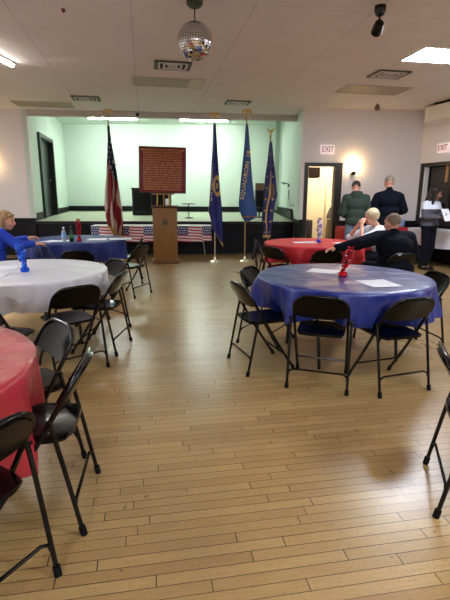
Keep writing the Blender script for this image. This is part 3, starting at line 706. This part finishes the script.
# ------------------------------------------------------------------ lectern, board and easel
t = empty('lectern', (-1.32, 9.86, 0), R(8), 'brown wooden lectern with a round emblem in front of the stage', 'lectern')
MB().box((0, 0, .64), (.52, .38, 1.12), 0, .008).build('body', WOOD, t)
MB().box((0, 0, .05), (.58, .44, .1), 0, .01).build('plinth', mat('oak_dark', (94, 60, 24), .5, var=.15), t)
MB().box((0, .0, 1.22), (.57, .44, .035), 0, .006, rx=R(-4)).build('top', mat('oak_dark', (94, 60, 24), .5), t)
em = MB().lathe([(.062, 0), (.068, .006), (.055, .012), (.05, .006), (.001, .006)], n=28).xf(Matrix.Translation((0, -.19, .9)) @ Matrix.Rotation(R(90), 4, 'X')).build('round_emblem', mat('dull_bronze', (92, 78, 62), .4, .6), t)
t = empty('microphone', (-1.4, 9.88, 1.245), 0, 'black microphone on a short stem on the lectern top', 'microphone')
MB().tube([(0, 0, 0), (0, 0, .1), (0, -.03, .16)], .006).build('stem', BLACKM, t); MB().lathe([(.03, 0), (.03, .01), (.01, .015)]).build('base', BLACKM, t); MB().cap((0, -.03, .16), (0, -.06, .19), .018).build('head', RUBBER, t)
t = MB().lathe([(.035, 0), (.038, .01), (.036, .14), (.03, .145)], (-1.27, 9.9, 1.245)).build('cup', mat('white_cup', (226, 228, 226), .4)); tag(t, 'white cup standing on the lectern under the red board', 'cup')
ez = empty('display_easel', (-1.40, 10.25, 0), R(5), 'gold coloured easel holding the red board behind the lectern', 'easel')
MB().tube([(-.2, -.04, 0), (-.13, -.01, 1.4), (-.05, .03, 2.3)], .012).build('leg', GOLD, ez); MB().tube([(.2, -.04, 0), (.13, -.01, 1.4), (.05, .03, 2.3)], .012).build('leg', GOLD, ez); MB().tube([(0, .5, 0), (0, .05, 2.25)], .012).build('leg', GOLD, ez)
MB().box((0, -.03, 1.49), (.5, .07, .03), 0, .004).build('ledge', mat('easel_ledge', (150, 116, 70), .5), ez)
bd = empty('display_board', (-1.40, 10.17, 1.51), R(4), 'dark red board crowded with gold lettering on an easel behind the lectern', 'board')
bd.rotation_euler = (R(-4), R(1.2), R(4))
MB().box((0, 0, .49), (1.02, .025, .98), 0, .003).build('panel', mat('maroon_board', (112, 22, 30), .45), bd)
mb = MB()
for c, d_ in (((0, -.002, .975), (1.03, .035, .018)), ((0, -.002, .009), (1.03, .035, .018)), ((-.508, -.002, .49), (.014, .035, .98)), ((.508, -.002, .49), (.014, .035, .98))): mb.box(c, d_)
mb.build('edge_frame', mat('board_edge', (54, 20, 18), .5), bd, smooth=False)
LINES = ['PREAMBLE TO THE CONSTITUTION', 'FOR GOD AND COUNTRY WE ASSOCIATE OURSELVES', 'TOGETHER FOR THE FOLLOWING PURPOSES', 'TO UPHOLD AND DEFEND THE CONSTITUTION OF', 'THE UNITED STATES OF AMERICA', 'TO MAINTAIN LAW AND ORDER', 'TO FOSTER AND PERPETUATE', 'A ONE HUNDRED PERCENT AMERICANISM', 'TO PRESERVE THE MEMORIES AND INCIDENTS OF OUR', 'ASSOCIATIONS IN THE GREAT WARS', 'TO INCULCATE A SENSE OF INDIVIDUAL OBLIGATION TO', 'THE COMMUNITY STATE AND NATION', 'TO COMBAT THE AUTOCRACY OF BOTH THE CLASSES', 'AND THE MASSES TO MAKE RIGHT THE MASTER OF MIGHT', 'TO PROMOTE PEACE AND GOOD WILL ON EARTH', 'TO SAFEGUARD AND TRANSMIT TO POSTERITY', 'THE PRINCIPLES OF JUSTICE FREEDOM AND DEMOCRACY']
GL = mat('gold_lettering', (216, 164, 92), .5)
for i, l in enumerate(LINES):
    sz = .06 if i == 0 else .05
    o = text_mesh(l, sz, .002, GL, 'lettering', bd); w = max(v.co.x for v in o.data.vertices)-min(v.co.x for v in o.data.vertices)
    k = min(1.25, .84/w); o.scale = (k, 1, 1); o.rotation_euler = (R(90), 0, 0); o.location = (0, -.016, .91-i*.052)
for sx in (-1, 1):
    q = bmesh.new(); vs = [q.verts.new((sx*.45+(.026 if k % 2 == 0 else .011)*math.sin(k*math.pi/5), -.0155, .915+(.026 if k % 2 == 0 else .011)*math.cos(k*math.pi/5))) for k in range(10)]; q.faces.new(vs)
    r_ = bmesh.ops.extrude_face_region(q, geom=q.faces[:]); bmesh.ops.translate(q, vec=(0, .004, 0), verts=[v for v in r_['geom'] if isinstance(v, bmesh.types.BMVert)])
    mb = MB(); mb.merge(q); mb.build('corner_star', GL, bd, smooth=False)

# ------------------------------------------------------------------ flags
def eagle(parent, z, m, vee=False):
    mb = MB(); mb.lathe([(.012, -.05), (.03, -.03), (.012, -.01), (.022, .0), (.008, .015)], (0, 0, z))
    mb.ell((0, 0, z+.05), (.02, .02, .04)); mb.ell((.008, -.012, z+.095), (.013, .016, .014)); mb.cyl((.016, -.02, z+.093), (.032, -.03, z+.088), .006, .001)
    e = mb.build('eagle_finial', m, parent)
    for s in (-1, 1):
        if vee: pts = [(s*.01, 0, z+.05), (s*.05, 0, z+.1), (s*.1, .0, z+.14)]; rr = [.014, .018, .004]
        else: pts = [(s*.01, 0, z+.07), (s*.05, .0, z+.1), (s*.085, .0, z+.06), (s*.095, 0, z+.0)]; rr = [.016, .024, .02, .006]
        MB().tube(pts, rr, 8).build('wing', m, e)
def flagpole(x, y, top, label, vee=False, base=.15, polem=None):
    t = empty('flagpole', (x, y, 0), 0, label, 'flagpole', 'standing flagpoles')
    MB().lathe([(base, 0), (base, .012), (base*.75, .03), (.05, .045), (.03, .07), (.022, .12), (.016, .125)], n=32).build('base', mat('polished_base', (222, 210, 180), .25, .8), t)
    MB().cyl((0, 0, .1), (0, 0, top-.14), .014).build('pole', polem or mat('pole_wood', (150, 120, 70), .4), t)
    eagle(t, top-.12, GOLD, vee); return t
def flag(x, y, rows, mats, mi, label, folds=5, amp=.035, nv=110, nu=70, rz=0, slant=0):
    """rows: (z, xl, xr) relative to the pole, from the top down"""
    zs = [r[0] for r in rows]
    def at(z):
        for a, b in zip(rows, rows[1:]):
            if b[0] <= z <= a[0]:
                f = (a[0]-z)/(a[0]-b[0]); return a[1]+(b[1]-a[1])*f, a[2]+(b[2]-a[2])*f
        return rows[-1][1], rows[-1][2]
    def fn(u, v):
        z = zs[0]+(zs[-1]-zs[0])*v; l, r = at(z); w = r-l
        a = amp*min(1, .25+w/.3)
        return Vector((l+w*(u+.035*math.sin(u*math.pi*2*folds+v*3)), -.03+a*math.sin(u*math.pi*2*folds*.8+v*2.2)*.8+.01*math.sin(v*17+u*4)-.03*math.sin(u*math.pi), z + slant*(1-u)*max(0, (v-.55)/.45)**1.5))
    o = MB().grid(fn, nu, nv, .003, mi=mi).build('flag', mats, ang=75); o.location = (x, y, 0); o.rotation_euler = (0, 0, rz)
    tag(o, label, 'flag', 'flags on poles'); return o, fn
RED = mat('flag_red', (128, 14, 26), .6); WHT = mat('flag_white', (190, 168, 152), .6); NVY = mat('flag_navy', (22, 28, 66), .6); STAR = mat('flag_star', (214, 212, 214), .6)
GFR = mat('gold_fringe', (176, 142, 78), .6)
# stars and stripes, slumped: the stripes run down the cloth
def us(u, v):
    z = 2.9-v*2.42
    canton = v < .30 or (v < .27+.24*u)
    if canton:
        i = int(u*9); j = int(v*46)
        return 3 if (i % 4 == (j//2) % 4 and j % 2 == 0 and v > .12) else 2
    if u < .03 or v > .985: return 4
    s = u*5.4 + 3.2*(v-.35)*(1-.5*u) + .45*math.sin(v*15+u*6)
    if v > .93 and u < .45: return 4
    return 0 if s % 2 < 1.1 else 1
flagpole(-2.61, 10.5, 3.31, 'flagpole with gold eagle behind the far blue table, carrying the striped flag')
flag(-2.61, 10.5, [(2.95, -.015, .03), (2.65, -.025, .05), (2.3, -.06, .10), (2.0, -.10, .15), (1.58, -.16, .20), (1.2, -.19, .25), (.9, -.17, .26), (.66, -.12, .24), (.5, -.02, .22)], [RED, WHT, NVY, STAR, GFR], us, 'stars and stripes flag hanging in folds on its pole, left of the lectern', folds=4.5, amp=.06, slant=.12)
def f1m(u, v):
    du = (u-.75)/.42; dv = (v-.485)/.085; r = math.hypot(du, dv)
    if u < .05 and v > .35 or v > .975: return 1
    if .62 < r < 1.0 or r < .3: return 1
    if abs(u-.25) < .05 and .3 < v < .62 and int(v*90) % 2 == 0: return 2
    if v < .3 and abs(u-.4-.3*math.sin(v*20)) < .05: return 3
    return 0
flagpole(-.235, 10.02, 3.17, 'flagpole with gold eagle just right of the lectern, navy flag', base=.16, polem=mat('pale_pole', (190, 180, 150), .35, .3))
flag(-.25, 10.02, [(2.93, -.02, .03), (2.5, -.04, .06), (2.0, -.07, .09), (1.6, -.1, .12), (1.3, -.12, .15), (1.04, -.14, .17), (.75, -.08, .18), (.52, -.06, .19), (.33, .03, .2)], [mat('legion_navy', (14, 20, 92), .5), GFR, STAR, mat('flag_purple', (70, 36, 70), .6)], f1m, 'navy blue flag with a gold ring emblem, just right of the lectern', folds=2, amp=.035, slant=.34)
def f2m(u, v):
    if abs(v-(.945-.0*u)) < .012 or v > .99: return 1
    return 0
flagpole(.44, 10.13, 3.26, 'tallest flagpole with gold eagle, medium blue flag', base=.15)
o2, fn2 = flag(.44, 10.13, [(2.95, -.02, .03), (2.5, -.05, .08), (2.0, -.1, .13), (1.6, -.14, .18), (1.3, -.16, .22), (1.15, -.14, .26), (1.0, -.08, .27), (.9, .0, .08)], [mat('squadron_blue', (26, 66, 122), .5), mat('fringe_red', (130, 84, 60), .6)], f2m, 'medium blue flag lettered SQUADRON in gold, on the middle of the three right poles', folds=1.5, amp=.025)
MB().cyl((0, -.012, 2.9), (0, -.012, 3.0), .03, .012).build('pole_sleeve', mat('gold_sleeve', (200, 168, 96), .5), bpy.data.objects['flagpole.002'])
LT = mat('flag_gold_letter', (206, 178, 96), .5)
for tx_, px_, pz_ in (('SQUADRON', -.025, 1.78), ('18', .045, 2.33)):
    o = text_mesh(tx_, .145, .002, LT, 'lettering', o2); o.rotation_euler = (R(90), R(-82), 0); o.location = (px_, -.125, pz_); o.scale = (1.0, .85, 1)
# ^ sewn lettering runs upward along the cloth
def f3m(u, v):
    if abs(u-.45-.1*math.sin(v*6)) < .05 and v > .3 or v > .975: return 1
    du = (u-.62)/.3; dv = (v-.5)/.09
    if math.hypot(du, dv) < 1: return 2
    if int(u*7) % 4 == 1 and int(v*60) % 7 == 0: return 1
    return 0
flagpole(.96, 10.15, 2.86, 'short flagpole with a spread-wing eagle near the far red table', True, .14)
flag(.96, 10.15, [(2.6, -.02, .03), (2.2, -.06, .08), (1.9, -.1, .12), (1.6, -.12, .15), (1.5, -.12, .17), (1.25, -.14, .12), (.95, -.15, .1), (.75, -.1, .06), (.55, -.12, .05)], [mat('navy_gold_flag', (16, 22, 84), .5), GFR, mat('emblem_brown', (90, 70, 60), .6)], f3m, 'dark navy flag with gold cord on the short pole, rightmost of the flags', folds=2, amp=.035)

# ------------------------------------------------------------------ people
def remesh(mb, vox, name, m, parent, smooth=4, disp=0, dscale=.1):
    me = bpy.data.meshes.new('t'); mb.bm.to_mesh(me); mb.bm.free()
    o = bpy.data.objects.new('t', me); COL.objects.link(o)
    md = o.modifiers.new('r', 'REMESH'); md.mode = 'VOXEL'; md.voxel_size = vox
    if smooth: sm = o.modifiers.new('s', 'SMOOTH'); sm.iterations = smooth; sm.factor = .5
    if disp:
        tx = bpy.data.textures.new('d', 'CLOUDS'); tx.noise_scale = dscale
        dm = o.modifiers.new('d', 'DISPLACE'); dm.texture = tx; dm.strength = disp; dm.mid_level = .5
    bpy.context.view_layer.update()
    nm = bpy.data.meshes.new_from_object(o.evaluated_get(bpy.context.evaluated_depsgraph_get()))
    bpy.data.objects.remove(o)
    for p in nm.polygons: p.use_smooth = True
    nm.materials.clear(); nm.materials.append(m)
    o = bpy.data.objects.new(name, nm); COL.objects.link(o); o.parent = parent; return o
V = Vector
def hand(mb, wr, d, n, curl=.5, side=1):
    """wr wrist, d finger direction, n palm normal (palm faces n)"""
    d = V(d).normalized(); n = V(n); n = (n-d*n.dot(d)).normalized(); w = d.cross(n)*side
    rot = Matrix((w, d, n)).transposed()
    pc = V(wr)+d*.05; mb.ell(pc, (.04, .052, .017), rot, 12); mb.cap(V(wr)-d*.01, V(wr)+d*.03, .026, .026, 10)
    for i, (off, L) in enumerate(((-.029, .062), (-.010, .075), (.010, .072), (.028, .056))):
        a = V(wr)+d*.085+w*off; b = a+(d*math.cos(curl*.6)+n*math.sin(curl*.6))*L*.5; c = b+(d*math.cos(curl*1.7)+n*math.sin(curl*1.7))*L*.5
        mb.cap(a, b, .0098, .009, 8); mb.cap(b, c, .009, .0078, 8)
    a = V(wr)+d*.03-w*.03; b = a+(d*.6-w*.7+n*.3).normalized()*.035; c = b+(d*.9-w*.15+n*.35).normalized()*.03
    mb.cap(a, b, .013, .011, 8); mb.cap(b, c, .011, .0085, 8)
def headrot(yaw, pitch, roll=0): return Matrix.Rotation(R(yaw), 3, 'Z') @ Matrix.Rotation(R(-pitch), 3, 'X') @ Matrix.Rotation(R(roll), 3, 'Y')
def person(loc, head_deg, J, skin, label, clothes, hair, w=1.0, female=False):
    """local frame: facing +Y, +X is the person's right. J = joints"""
    t = empty('person', loc, R(head_deg-90), label, 'person')
    hc = V(J['head']); hr = headrot(*J.get('look', (0, 0)))
    hs = J.get('hs', 1.1)
    mb = MB()
    # head
    mb.ell(hc+hr@V((0, -.008, .02)), (.075, .094, .092), hr, 20); mb.ell(hc+hr@V((0, .022, -.045)), (.056, .066, .07), hr, 16)
    mb.ell(hc+hr@V((0, .05, -.092)), (.028, .026, .02), hr, 10)                       # chin
    mb.cap(hc+hr@V((0, .088, .012)), hc+hr@V((0, .107, -.026)), .009, .014, 8)          # nose
    mb.ell(hc+hr@V((0, .082, -.058)), (.026, .012, .006), hr, 8); mb.ell(hc+hr@V((0, .08, -.07)), (.022, .012, .007), hr, 8)
    for s in (-1, 1):
        mb.ell(hc+hr@V((s*.078, -.005, -.01)), (.010, .02, .032), hr, 8)
        mb.ell(hc+hr@V((s*.032, .078, .03)), (.024, .012, .008), hr, 8); mb.ell(hc+hr@V((s*.045, .06, -.03)), (.024, .022, .024), hr, 8)
    def grow(q): bmesh.ops.scale(q.bm, vec=(hs,)*3, space=Matrix.Translation(-hc), verts=q.bm.verts)
    grow(mb)
    nb = V(J['neck']); mb.cap(nb, hc+hr@V((0, -.02, -.05)), .056*w**.3, .052, 14)
    # trunk
    pe, ch = V(J['pelvis']), V(J['chest'])
    up = (nb-pe).normalized(); fx = V((1, 0, 0)); tr = Matrix((fx, up.cross(fx).normalized(), up)).transposed()
    tr = Matrix.Rotation(R(J.get('twist', 0)), 3, 'Z') @ tr
    L_ = (nb-pe).length
    def trunk(q, g=0.0, ww=w):
        q.ell(pe+tr@V((0, 0, .02)), (.16*ww+g, .115*ww+g, .13), tr, 18); q.ell(pe+up*L_*.32, (.145*ww+g, .11*ww+g, .15), tr, 18)
        q.ell(pe+up*L_*.66, (.165*ww**.8+g, .115*ww+g, .17), tr, 18)
        q.cap(V(J['shL'])*.82+nb*.18-up*.02, V(J['shR'])*.82+nb*.18-up*.02, .062*ww**.5+g, .062*ww**.5+g, 14)
        q.cap(nb-up*.05, V(J['shL'])+up*.0, .05+g, .058+g, 12); q.cap(nb-up*.05, V(J['shR']), .05+g, .058+g, 12)
    trunk(mb, -.01, w*.93)
    for s, k in ((-1, 'L'), (1, 'R')):
        sh, el, wr = V(J['sh'+k]), V(J['el'+k]), V(J['wr'+k])
        mb.cap(sh, el, .05, .038); mb.cap(el, wr, .04, .026)
        hd = J.get('hd'+k); hand(mb, wr, hd[0], hd[1], hd[2] if len(hd) > 2 else .5, s)
        hp, kn, an, to = (V(J[a+k]) for a in ('hip', 'kn', 'an', 'to'))
        mb.cap(hp, kn, .078*w**.5, .052); mb.cap(kn, an, .054, .038); mb.cap(an+V((0, -.0, -.03)), to, .034, .028)
    remesh(mb, .0085, 'body', skin, t, 3)
    for s in (-1, 1):
        MB().ell(hc+hr@V((s*.031, .083, .008))*hs, (.0115, .008, .008), hr, 10).build('eye', mat('eye_dark', (52, 44, 40), .2), t)
    # clothes
    for c in clothes:
        q = MB(); k = c['kind']; g = c.get('g', .014)
        if k == 'top':
            trunk(q, g)
            if c.get('long'): q.ell(pe+tr@V((0, 0, -.06)), (.165*w+g, .12*w+g, .12), tr, 16)
            if c.get('hood'): q.cap(nb+tr@V((-.07, -.05, .03)), nb+tr@V((.07, -.05, .03)), .05, .05); q.ell(nb+tr@V((0, -.075, .0)), (.11, .05, .085), tr, 14)
            if c.get('collar'): q.cap(nb-up*.02, nb+up*.025, .066*w**.3, .062*w**.3, 16)
            for s in ('L', 'R'):
                sh, el, wr = V(J['sh'+s]), V(J['el'+s]), V(J['wr'+s])
                q.cap(sh, el, .062*w**.4+g*.6, .048+g)
                f = c.get('sleeve', 1.0)
                if f > .5:
                    e = el.lerp(wr, (f-.5)*2-.06); q.cap(el, e, .048+g, .036+g*.5)
                    dd = (wr-el).normalized()
            remesh(q, .012, c['name'], c['mat'], t, 5, c.get('disp', .012), .07)
        if k == 'pants':
            q.ell(pe+tr@V((0, 0, -.0)), (.165*w+g*.6, .12*w+g*.6, .12), tr, 16)
            for s in ('L', 'R'):
                hp, kn, an = V(J['hip'+s]), V(J['kn'+s]), V(J['an'+s])
                q.cap(hp, kn, .092*w**.5, .064+g*.6); q.cap(kn, an, .064+g*.6, .05+g*.5)
            remesh(q, .012, c['name'], c['mat'], t, 5, .012, .07)
        if k == 'shoes':
            for s in ('L', 'R'):
                an, to = V(J['an'+s]), V(J['to'+s]); d = (to-an); d.z = 0; d.normalize()
                a = V((an.x, an.y, to.z)); q2 = MB(); q2.cap(a-d*.045, to+d*.02, .038, .036); q2.cap(a, a+V((0, 0, .06)), .04, .042); 
                for v in q2.bm.verts: v.co.z = max(v.co.z, to.z-.028)
                remesh(q2, .009, 'shoe', c['mat'], t, 3)
    # hair
    q = MB(); hm, style, hmat = hair['name'], hair['style'], hair['mat']
    g = hair.get('g', .0)
    q.ell(hc+hr@V((0, -.022, .035)), (.080+g, .088+g, .085+g), hr, 20)
    q.ell(hc+hr@V((0, -.04, .012)), (.073+g, .058+g, .06+g), hr, 18)
    if style == 'bob':
        for s in (-1, 1): q.cap(hc+hr@V((s*.07, -.02, .03)), hc+hr@V((s*.074, -.02, -.1)), .032, .026)
        q.cap(hc+hr@V((0, -.07, 0)), hc+hr@V((0, -.07, -.1)), .06, .05); q.cap(hc+hr@V((-.04, .062, .072)), hc+hr@V((.05, .062, .07)), .02, .02)
    if style == 'long':
        for s in (-1, 1): q.cap(hc+hr@V((s*.07, -.01, .04)), hc+hr@V((s*.085, .01, -.19)), .034, .024)
        q.cap(hc+hr@V((0, -.06, 0)), hc+hr@V((0, -.075, -.2)), .07, .06); q.cap(hc+hr@V((-.05, .066, .075)), hc+hr@V((.05, .066, .075)), .018, .018)
    if style == 'curly':
        rn = random.Random(4)
        for _ in range(40):
            a = rn.uniform(0, 6.28); e = rn.uniform(-.2, 1.4); p = V((.083*math.cos(a)*math.cos(e), -.02+.09*math.sin(a)*math.cos(e), .035+.085*math.sin(e)))
            if p.y > .03 and p.z < .06: continue
            q.ell(hc+hr@p, (.024, .024, .02), None, 8)
    grow(q)
    remesh(q, .009, hm, hmat, t, 3, .01 if style != 'short' else .004, .025)
    return t
SK = mat('skin', (214, 158, 134), .5, bump=.05, bscale=60); SK2 = mat('skin_ruddy', (206, 148, 126), .5, bump=.05, bscale=60); SK3 = mat('skin_brown', (134, 92, 72), .5, bump=.05, bscale=60)
BSHOE = mat('black_leather', (16, 15, 15), .35)
# 1 woman in blue at the far blue table
J = dict(head=(0, .12, 1.11), look=(-30, 10), neck=(0, .02, 1.0), chest=(0, -.02, .8), pelvis=(0, -.08, .50), shL=(-.165, .0, .95), shR=(.165, .0, .95),
  elL=(-.22, .2, .80), wrL=(-.12, .43, .85), elR=(.24, .17, .79), wrR=(.17, .44, .79), hdL=((.2, .9, .1), (.3, 0, -1), .9), hdR=((-.25, .9, .0), (0, 0, -1), .7),
  hipL=(-.09, -.05, .50), hipR=(.09, -.05, .50), knL=(-.12, .36, .50), knR=(.12, .36, .50), anL=(-.12, .38, .09), anR=(.12, .38, .09), toL=(-.12, .52, .035), toR=(.12, .52, .035))
person((-3.08, 6.08, 0), 38, J, SK, 'seated woman in a bright blue long-sleeved top at the far blue table', [
  dict(kind='top', name='blouse', mat=mat('royal_blue_knit', (24, 62, 186), .7, bump=.2, bscale=50), sleeve=.93, g=.018), dict(kind='pants', name='trousers', mat=mat('dark_trousers', (24, 26, 34), .8)), dict(kind='shoes', mat=BSHOE)],
  dict(name='hair', style='bob', mat=mat('blond_brown_hair', (158, 124, 84), .6, var=.35, vscale=22, bump=.5, bscale=70), g=.006), 1.0, True)
# 2 man in dark suit, seen from behind, arm out to his left
J = dict(head=(-.0, .06, 1.11), look=(18, 4), hs=1.14, neck=(0, .0, .97), chest=(0, -.02, .8), pelvis=(0, -.1, .50), shL=(-.23, .0, .93), shR=(.23, .0, .92),
  elL=(-.53, -.05, .86), wrL=(-.82, .0, .80), elR=(.33, -.02, .66), wrR=(.28, .16, .54), hdL=((-.98, .05, -.12), (0, 0, -1), .5), hdR=((-.3, .8, -.1), (0, 0, -1), .5),
  hipL=(-.1, -.06, .50), hipR=(.1, -.06, .50), knL=(-.16, .36, .50), knR=(.14, .36, .50), anL=(-.16, .36, .09), anR=(.14, .36, .09), toL=(-.17, .5, .035), toR=(.15, .5, .035))
person((2.24, 5.98, 0), 102, J, SK2, 'seated man in dark suit seen from behind, arm stretched along the next chair', [
  dict(kind='top', name='suit_jacket', mat=mat('navy_suit', (11, 14, 24), .9, bump=.2, bscale=30), g=.036, long=True, collar=True), dict(kind='pants', name='trousers', mat=mat('suit_trousers', (10, 12, 20), .8)), dict(kind='shoes', mat=BSHOE)],
  dict(name='hair', style='short', mat=mat('grey_hair', (124, 108, 92), .8, var=.35, vscale=25, bump=.3, bscale=70), g=.0), 1.42)
# 3 blond woman, hands to her face, elbows on the table
J = dict(head=(0, .14, 1.13), look=(-12, 8), neck=(0, .04, .99), chest=(0, -.0, .8), pelvis=(0, -.1, .50), shL=(-.17, .04, .94), shR=(.17, .04, .94),
  elL=(-.2, .38, .79), wrL=(-.06, .33, 1.02), elR=(.2, .40, .79), wrR=(.06, .33, 1.01), hdL=((.25, -.35, .8), (.6, -.6, 0), .8), hdR=((-.25, -.35, .8), (-.6, -.6, 0), .8),
  hipL=(-.09, -.05, .50), hipR=(.09, -.05, .50), knL=(-.12, .34, .50), knR=(.12, .34, .50), anL=(-.12, .36, .09), anR=(.12, .36, .09), toL=(-.12, .5, .035), toR=(.12, .5, .035))
person((2.50, 7.36, 0), 190, J, SK, 'seated woman in a white top, hands to her face, at the far red table', [
  dict(kind='top', name='white_shirt', mat=mat('white_shirt_cloth', (214, 222, 232), .8), sleeve=.5, g=.016), dict(kind='pants', name='trousers', mat=mat('dark_trousers', (24, 26, 34), .8)), dict(kind='shoes', mat=BSHOE)],
  dict(name='hair', style='curly', mat=mat('pale_blond_hair', (196, 180, 146), .6, var=.3, vscale=25, bump=.4, bscale=60), g=.012), 1.05, True)
# 4 standing man in green sweatshirt
def standing(hs=1.0, lean=0): 
    return dict(head=(0, .1, 1.64), look=(-12, 34), neck=(0, .0, 1.49), chest=(0, 0, 1.25), pelvis=(0, -.01, .95), shL=(-.19, 0, 1.42), shR=(.19, 0, 1.42),
      elL=(-.26, .02, 1.14), wrL=(-.17, .22, 1.06), elR=(.26, .02, 1.14), wrR=(.17, .22, 1.06), hdL=((.3, .9, .1), (0, 0, -1), .6), hdR=((-.3, .9, .1), (0, 0, -1), .6),
      hipL=(-.09, 0, .92), hipR=(.09, 0, .92), knL=(-.11, .02, .5), knR=(.11, .02, .5), anL=(-.12, -.02, .09), anR=(.12, -.02, .09), toL=(-.13, .12, .035), toR=(.13, .12, .035))
J = standing()
person((2.64, 9.25, 0), 84, J, SK2, 'standing man in a green hooded sweatshirt and blue jeans, head bowed, back to us', [
  dict(kind='top', name='green_sweatshirt', mat=mat('green_fleece', (58, 70, 64), .9, bump=.2, bscale=40), g=.034, hood=True), dict(kind='pants', name='jeans', mat=mat('blue_denim', (104, 120, 140), .85, var=.12, vscale=12), g=.02), dict(kind='shoes', mat=BSHOE)],
  dict(name='hair', style='short', mat=mat('brown_hair', (58, 44, 34), .7, bump=.3, bscale=70), g=.0), 1.08)
# 5 standing man in navy
J = standing(); J['head'] = (0, .07, 1.745); J['hs'] = 1.2; J['look'] = (0, 14); J['neck'] = (0, 0, 1.58); J['chest'] = (0, 0, 1.3); J['shL'] = (-.22, 0, 1.45); J['shR'] = (.22, 0, 1.45); J['elL'] = (-.33, .02, 1.19); J['elR'] = (.33, .02, 1.19); J['wrL'] = (-.24, .22, 1.12); J['wrR'] = (.24, .22, 1.12)
J['pelvis'] = (0, 0, .98); J['hipL'] = (-.1, 0, .95); J['hipR'] = (.1, 0, .95)
person((3.35, 9.4, 0), 87, J, SK, 'tall broad standing man in a dark navy jacket with short grey hair, back to us', [
  dict(kind='top', name='navy_jacket', mat=mat('navy_jacket_cloth', (14, 20, 32), .85, bump=.2, bscale=30), g=.04, long=True, collar=True), dict(kind='pants', name='trousers', mat=mat('black_trousers', (18, 18, 24), .8), g=.02), dict(kind='shoes', mat=BSHOE)],
  dict(name='hair', style='short', mat=mat('light_grey_hair', (150, 136, 118), .7, bump=.3, bscale=70), g=-.003), 1.32)
# 6 standing woman at the right
J = standing(); J['head'] = (0, .07, 1.53); J['look'] = (38, 16); J['neck'] = (0, 0, 1.38); J['chest'] = (0, 0, 1.2); J['shL'] = (-.165, 0, 1.31); J['shR'] = (.165, 0, 1.31)
J['pelvis'] = (0, 0, .9); J['hipL'] = (-.085, 0, .88); J['hipR'] = (.085, 0, .88)
J['elL'] = (-.22, .04, 1.08); J['elR'] = (.22, .04, 1.08); J['wrL'] = (-.06, .24, 1.1); J['wrR'] = (.08, .25, 1.07); J['hdL'] = ((.6, .7, .2), (0, -.2, 1), .5); J['hdR'] = ((-.4, .8, .2), (0, -.2, 1), .5)
J['knL'] = (-.07, .03, .48); J['anL'] = (-.05, -.02, .09); J['toL'] = (-.04, .12, .035); J['knR'] = (.1, .03, .48); J['anR'] = (.06, -.04, .09); J['toR'] = (.07, .1, .035)
person((4.13, 9.15, 0), -60, J, SK3, 'standing dark-haired woman in white and grey sweater, reading, at the right', [
  dict(kind='top', name='white_yoke_sweater', mat=mat('grey_white_knit', (210, 216, 226), .85), g=.022), dict(kind='pants', name='dark_trousers', mat=mat('navy_slacks', (16, 17, 26), .8), g=.024), dict(kind='shoes', mat=BSHOE)],
  dict(name='hair', style='long', mat=mat('dark_brown_hair', (30, 20, 18), .5, bump=.3, bscale=70), g=.008), 1.2, True)
# grey lower half of her sweater
km = _M['grey_white_knit']; g = NT(km); vec, oo = g.obj(); g.nt.links.new(g.mix(g.m('LESS_THAN', oo[2], 1.225), lin((214, 222, 234)), lin((84, 84, 92))), g.b.inputs['Base Color'])
o = sheet(4.30, 8.83, 20, 'grey-white leaflet held by the standing woman at the right', .2, .26, 1.12); o.rotation_euler = (R(62), 0, R(24)); o['group'] = 'leaflet in hand'

# ------------------------------------------------------------------ light, world, camera
def area(name, loc, sx, sy, power, col, rz=0):
    l = bpy.data.lights.new(name, 'AREA'); l.shape = 'RECTANGLE'; l.size = sx; l.size_y = sy; l.energy = power; l.color = col
    o = bpy.data.objects.new(name, l); COL.objects.link(o); o.location = loc; o.rotation_euler = (0, 0, rz); return o
def point(name, loc, power, col, r=.05):
    l = bpy.data.lights.new(name, 'POINT'); l.energy = power; l.color = col; l.shadow_soft_size = r
    o = bpy.data.objects.new(name, l); COL.objects.link(o); o.location = loc; return o
point('side_room_lamp', (2.9, 11.9, 2.4), 26, (1, .9, .74), .1)
w = bpy.data.worlds.new('World'); S.world = w; w.use_nodes = True
w.node_tree.nodes['Background'].inputs[0].default_value = (.5, .55, .6, 1); w.node_tree.nodes['Background'].inputs[1].default_value = .15

cam = bpy.data.cameras.new('Camera'); co = bpy.data.objects.new('Camera', cam); COL.objects.link(co); S.camera = co
cam.sensor_fit = 'VERTICAL'; cam.sensor_height = 24; cam.lens = 446/600*24; cam.clip_start = .05
co.matrix_world = Matrix.Translation((0, 0, 1.45)) @ Matrix.Rotation(R(90-13.1), 4, 'X') @ Matrix.Rotation(R(.36), 4, 'Z')
vs = S.view_settings; vs.view_transform = 'Standard'; vs.look = 'None'; vs.gamma = 1; vs.exposure = 1.92; vs.use_curve_mapping = False
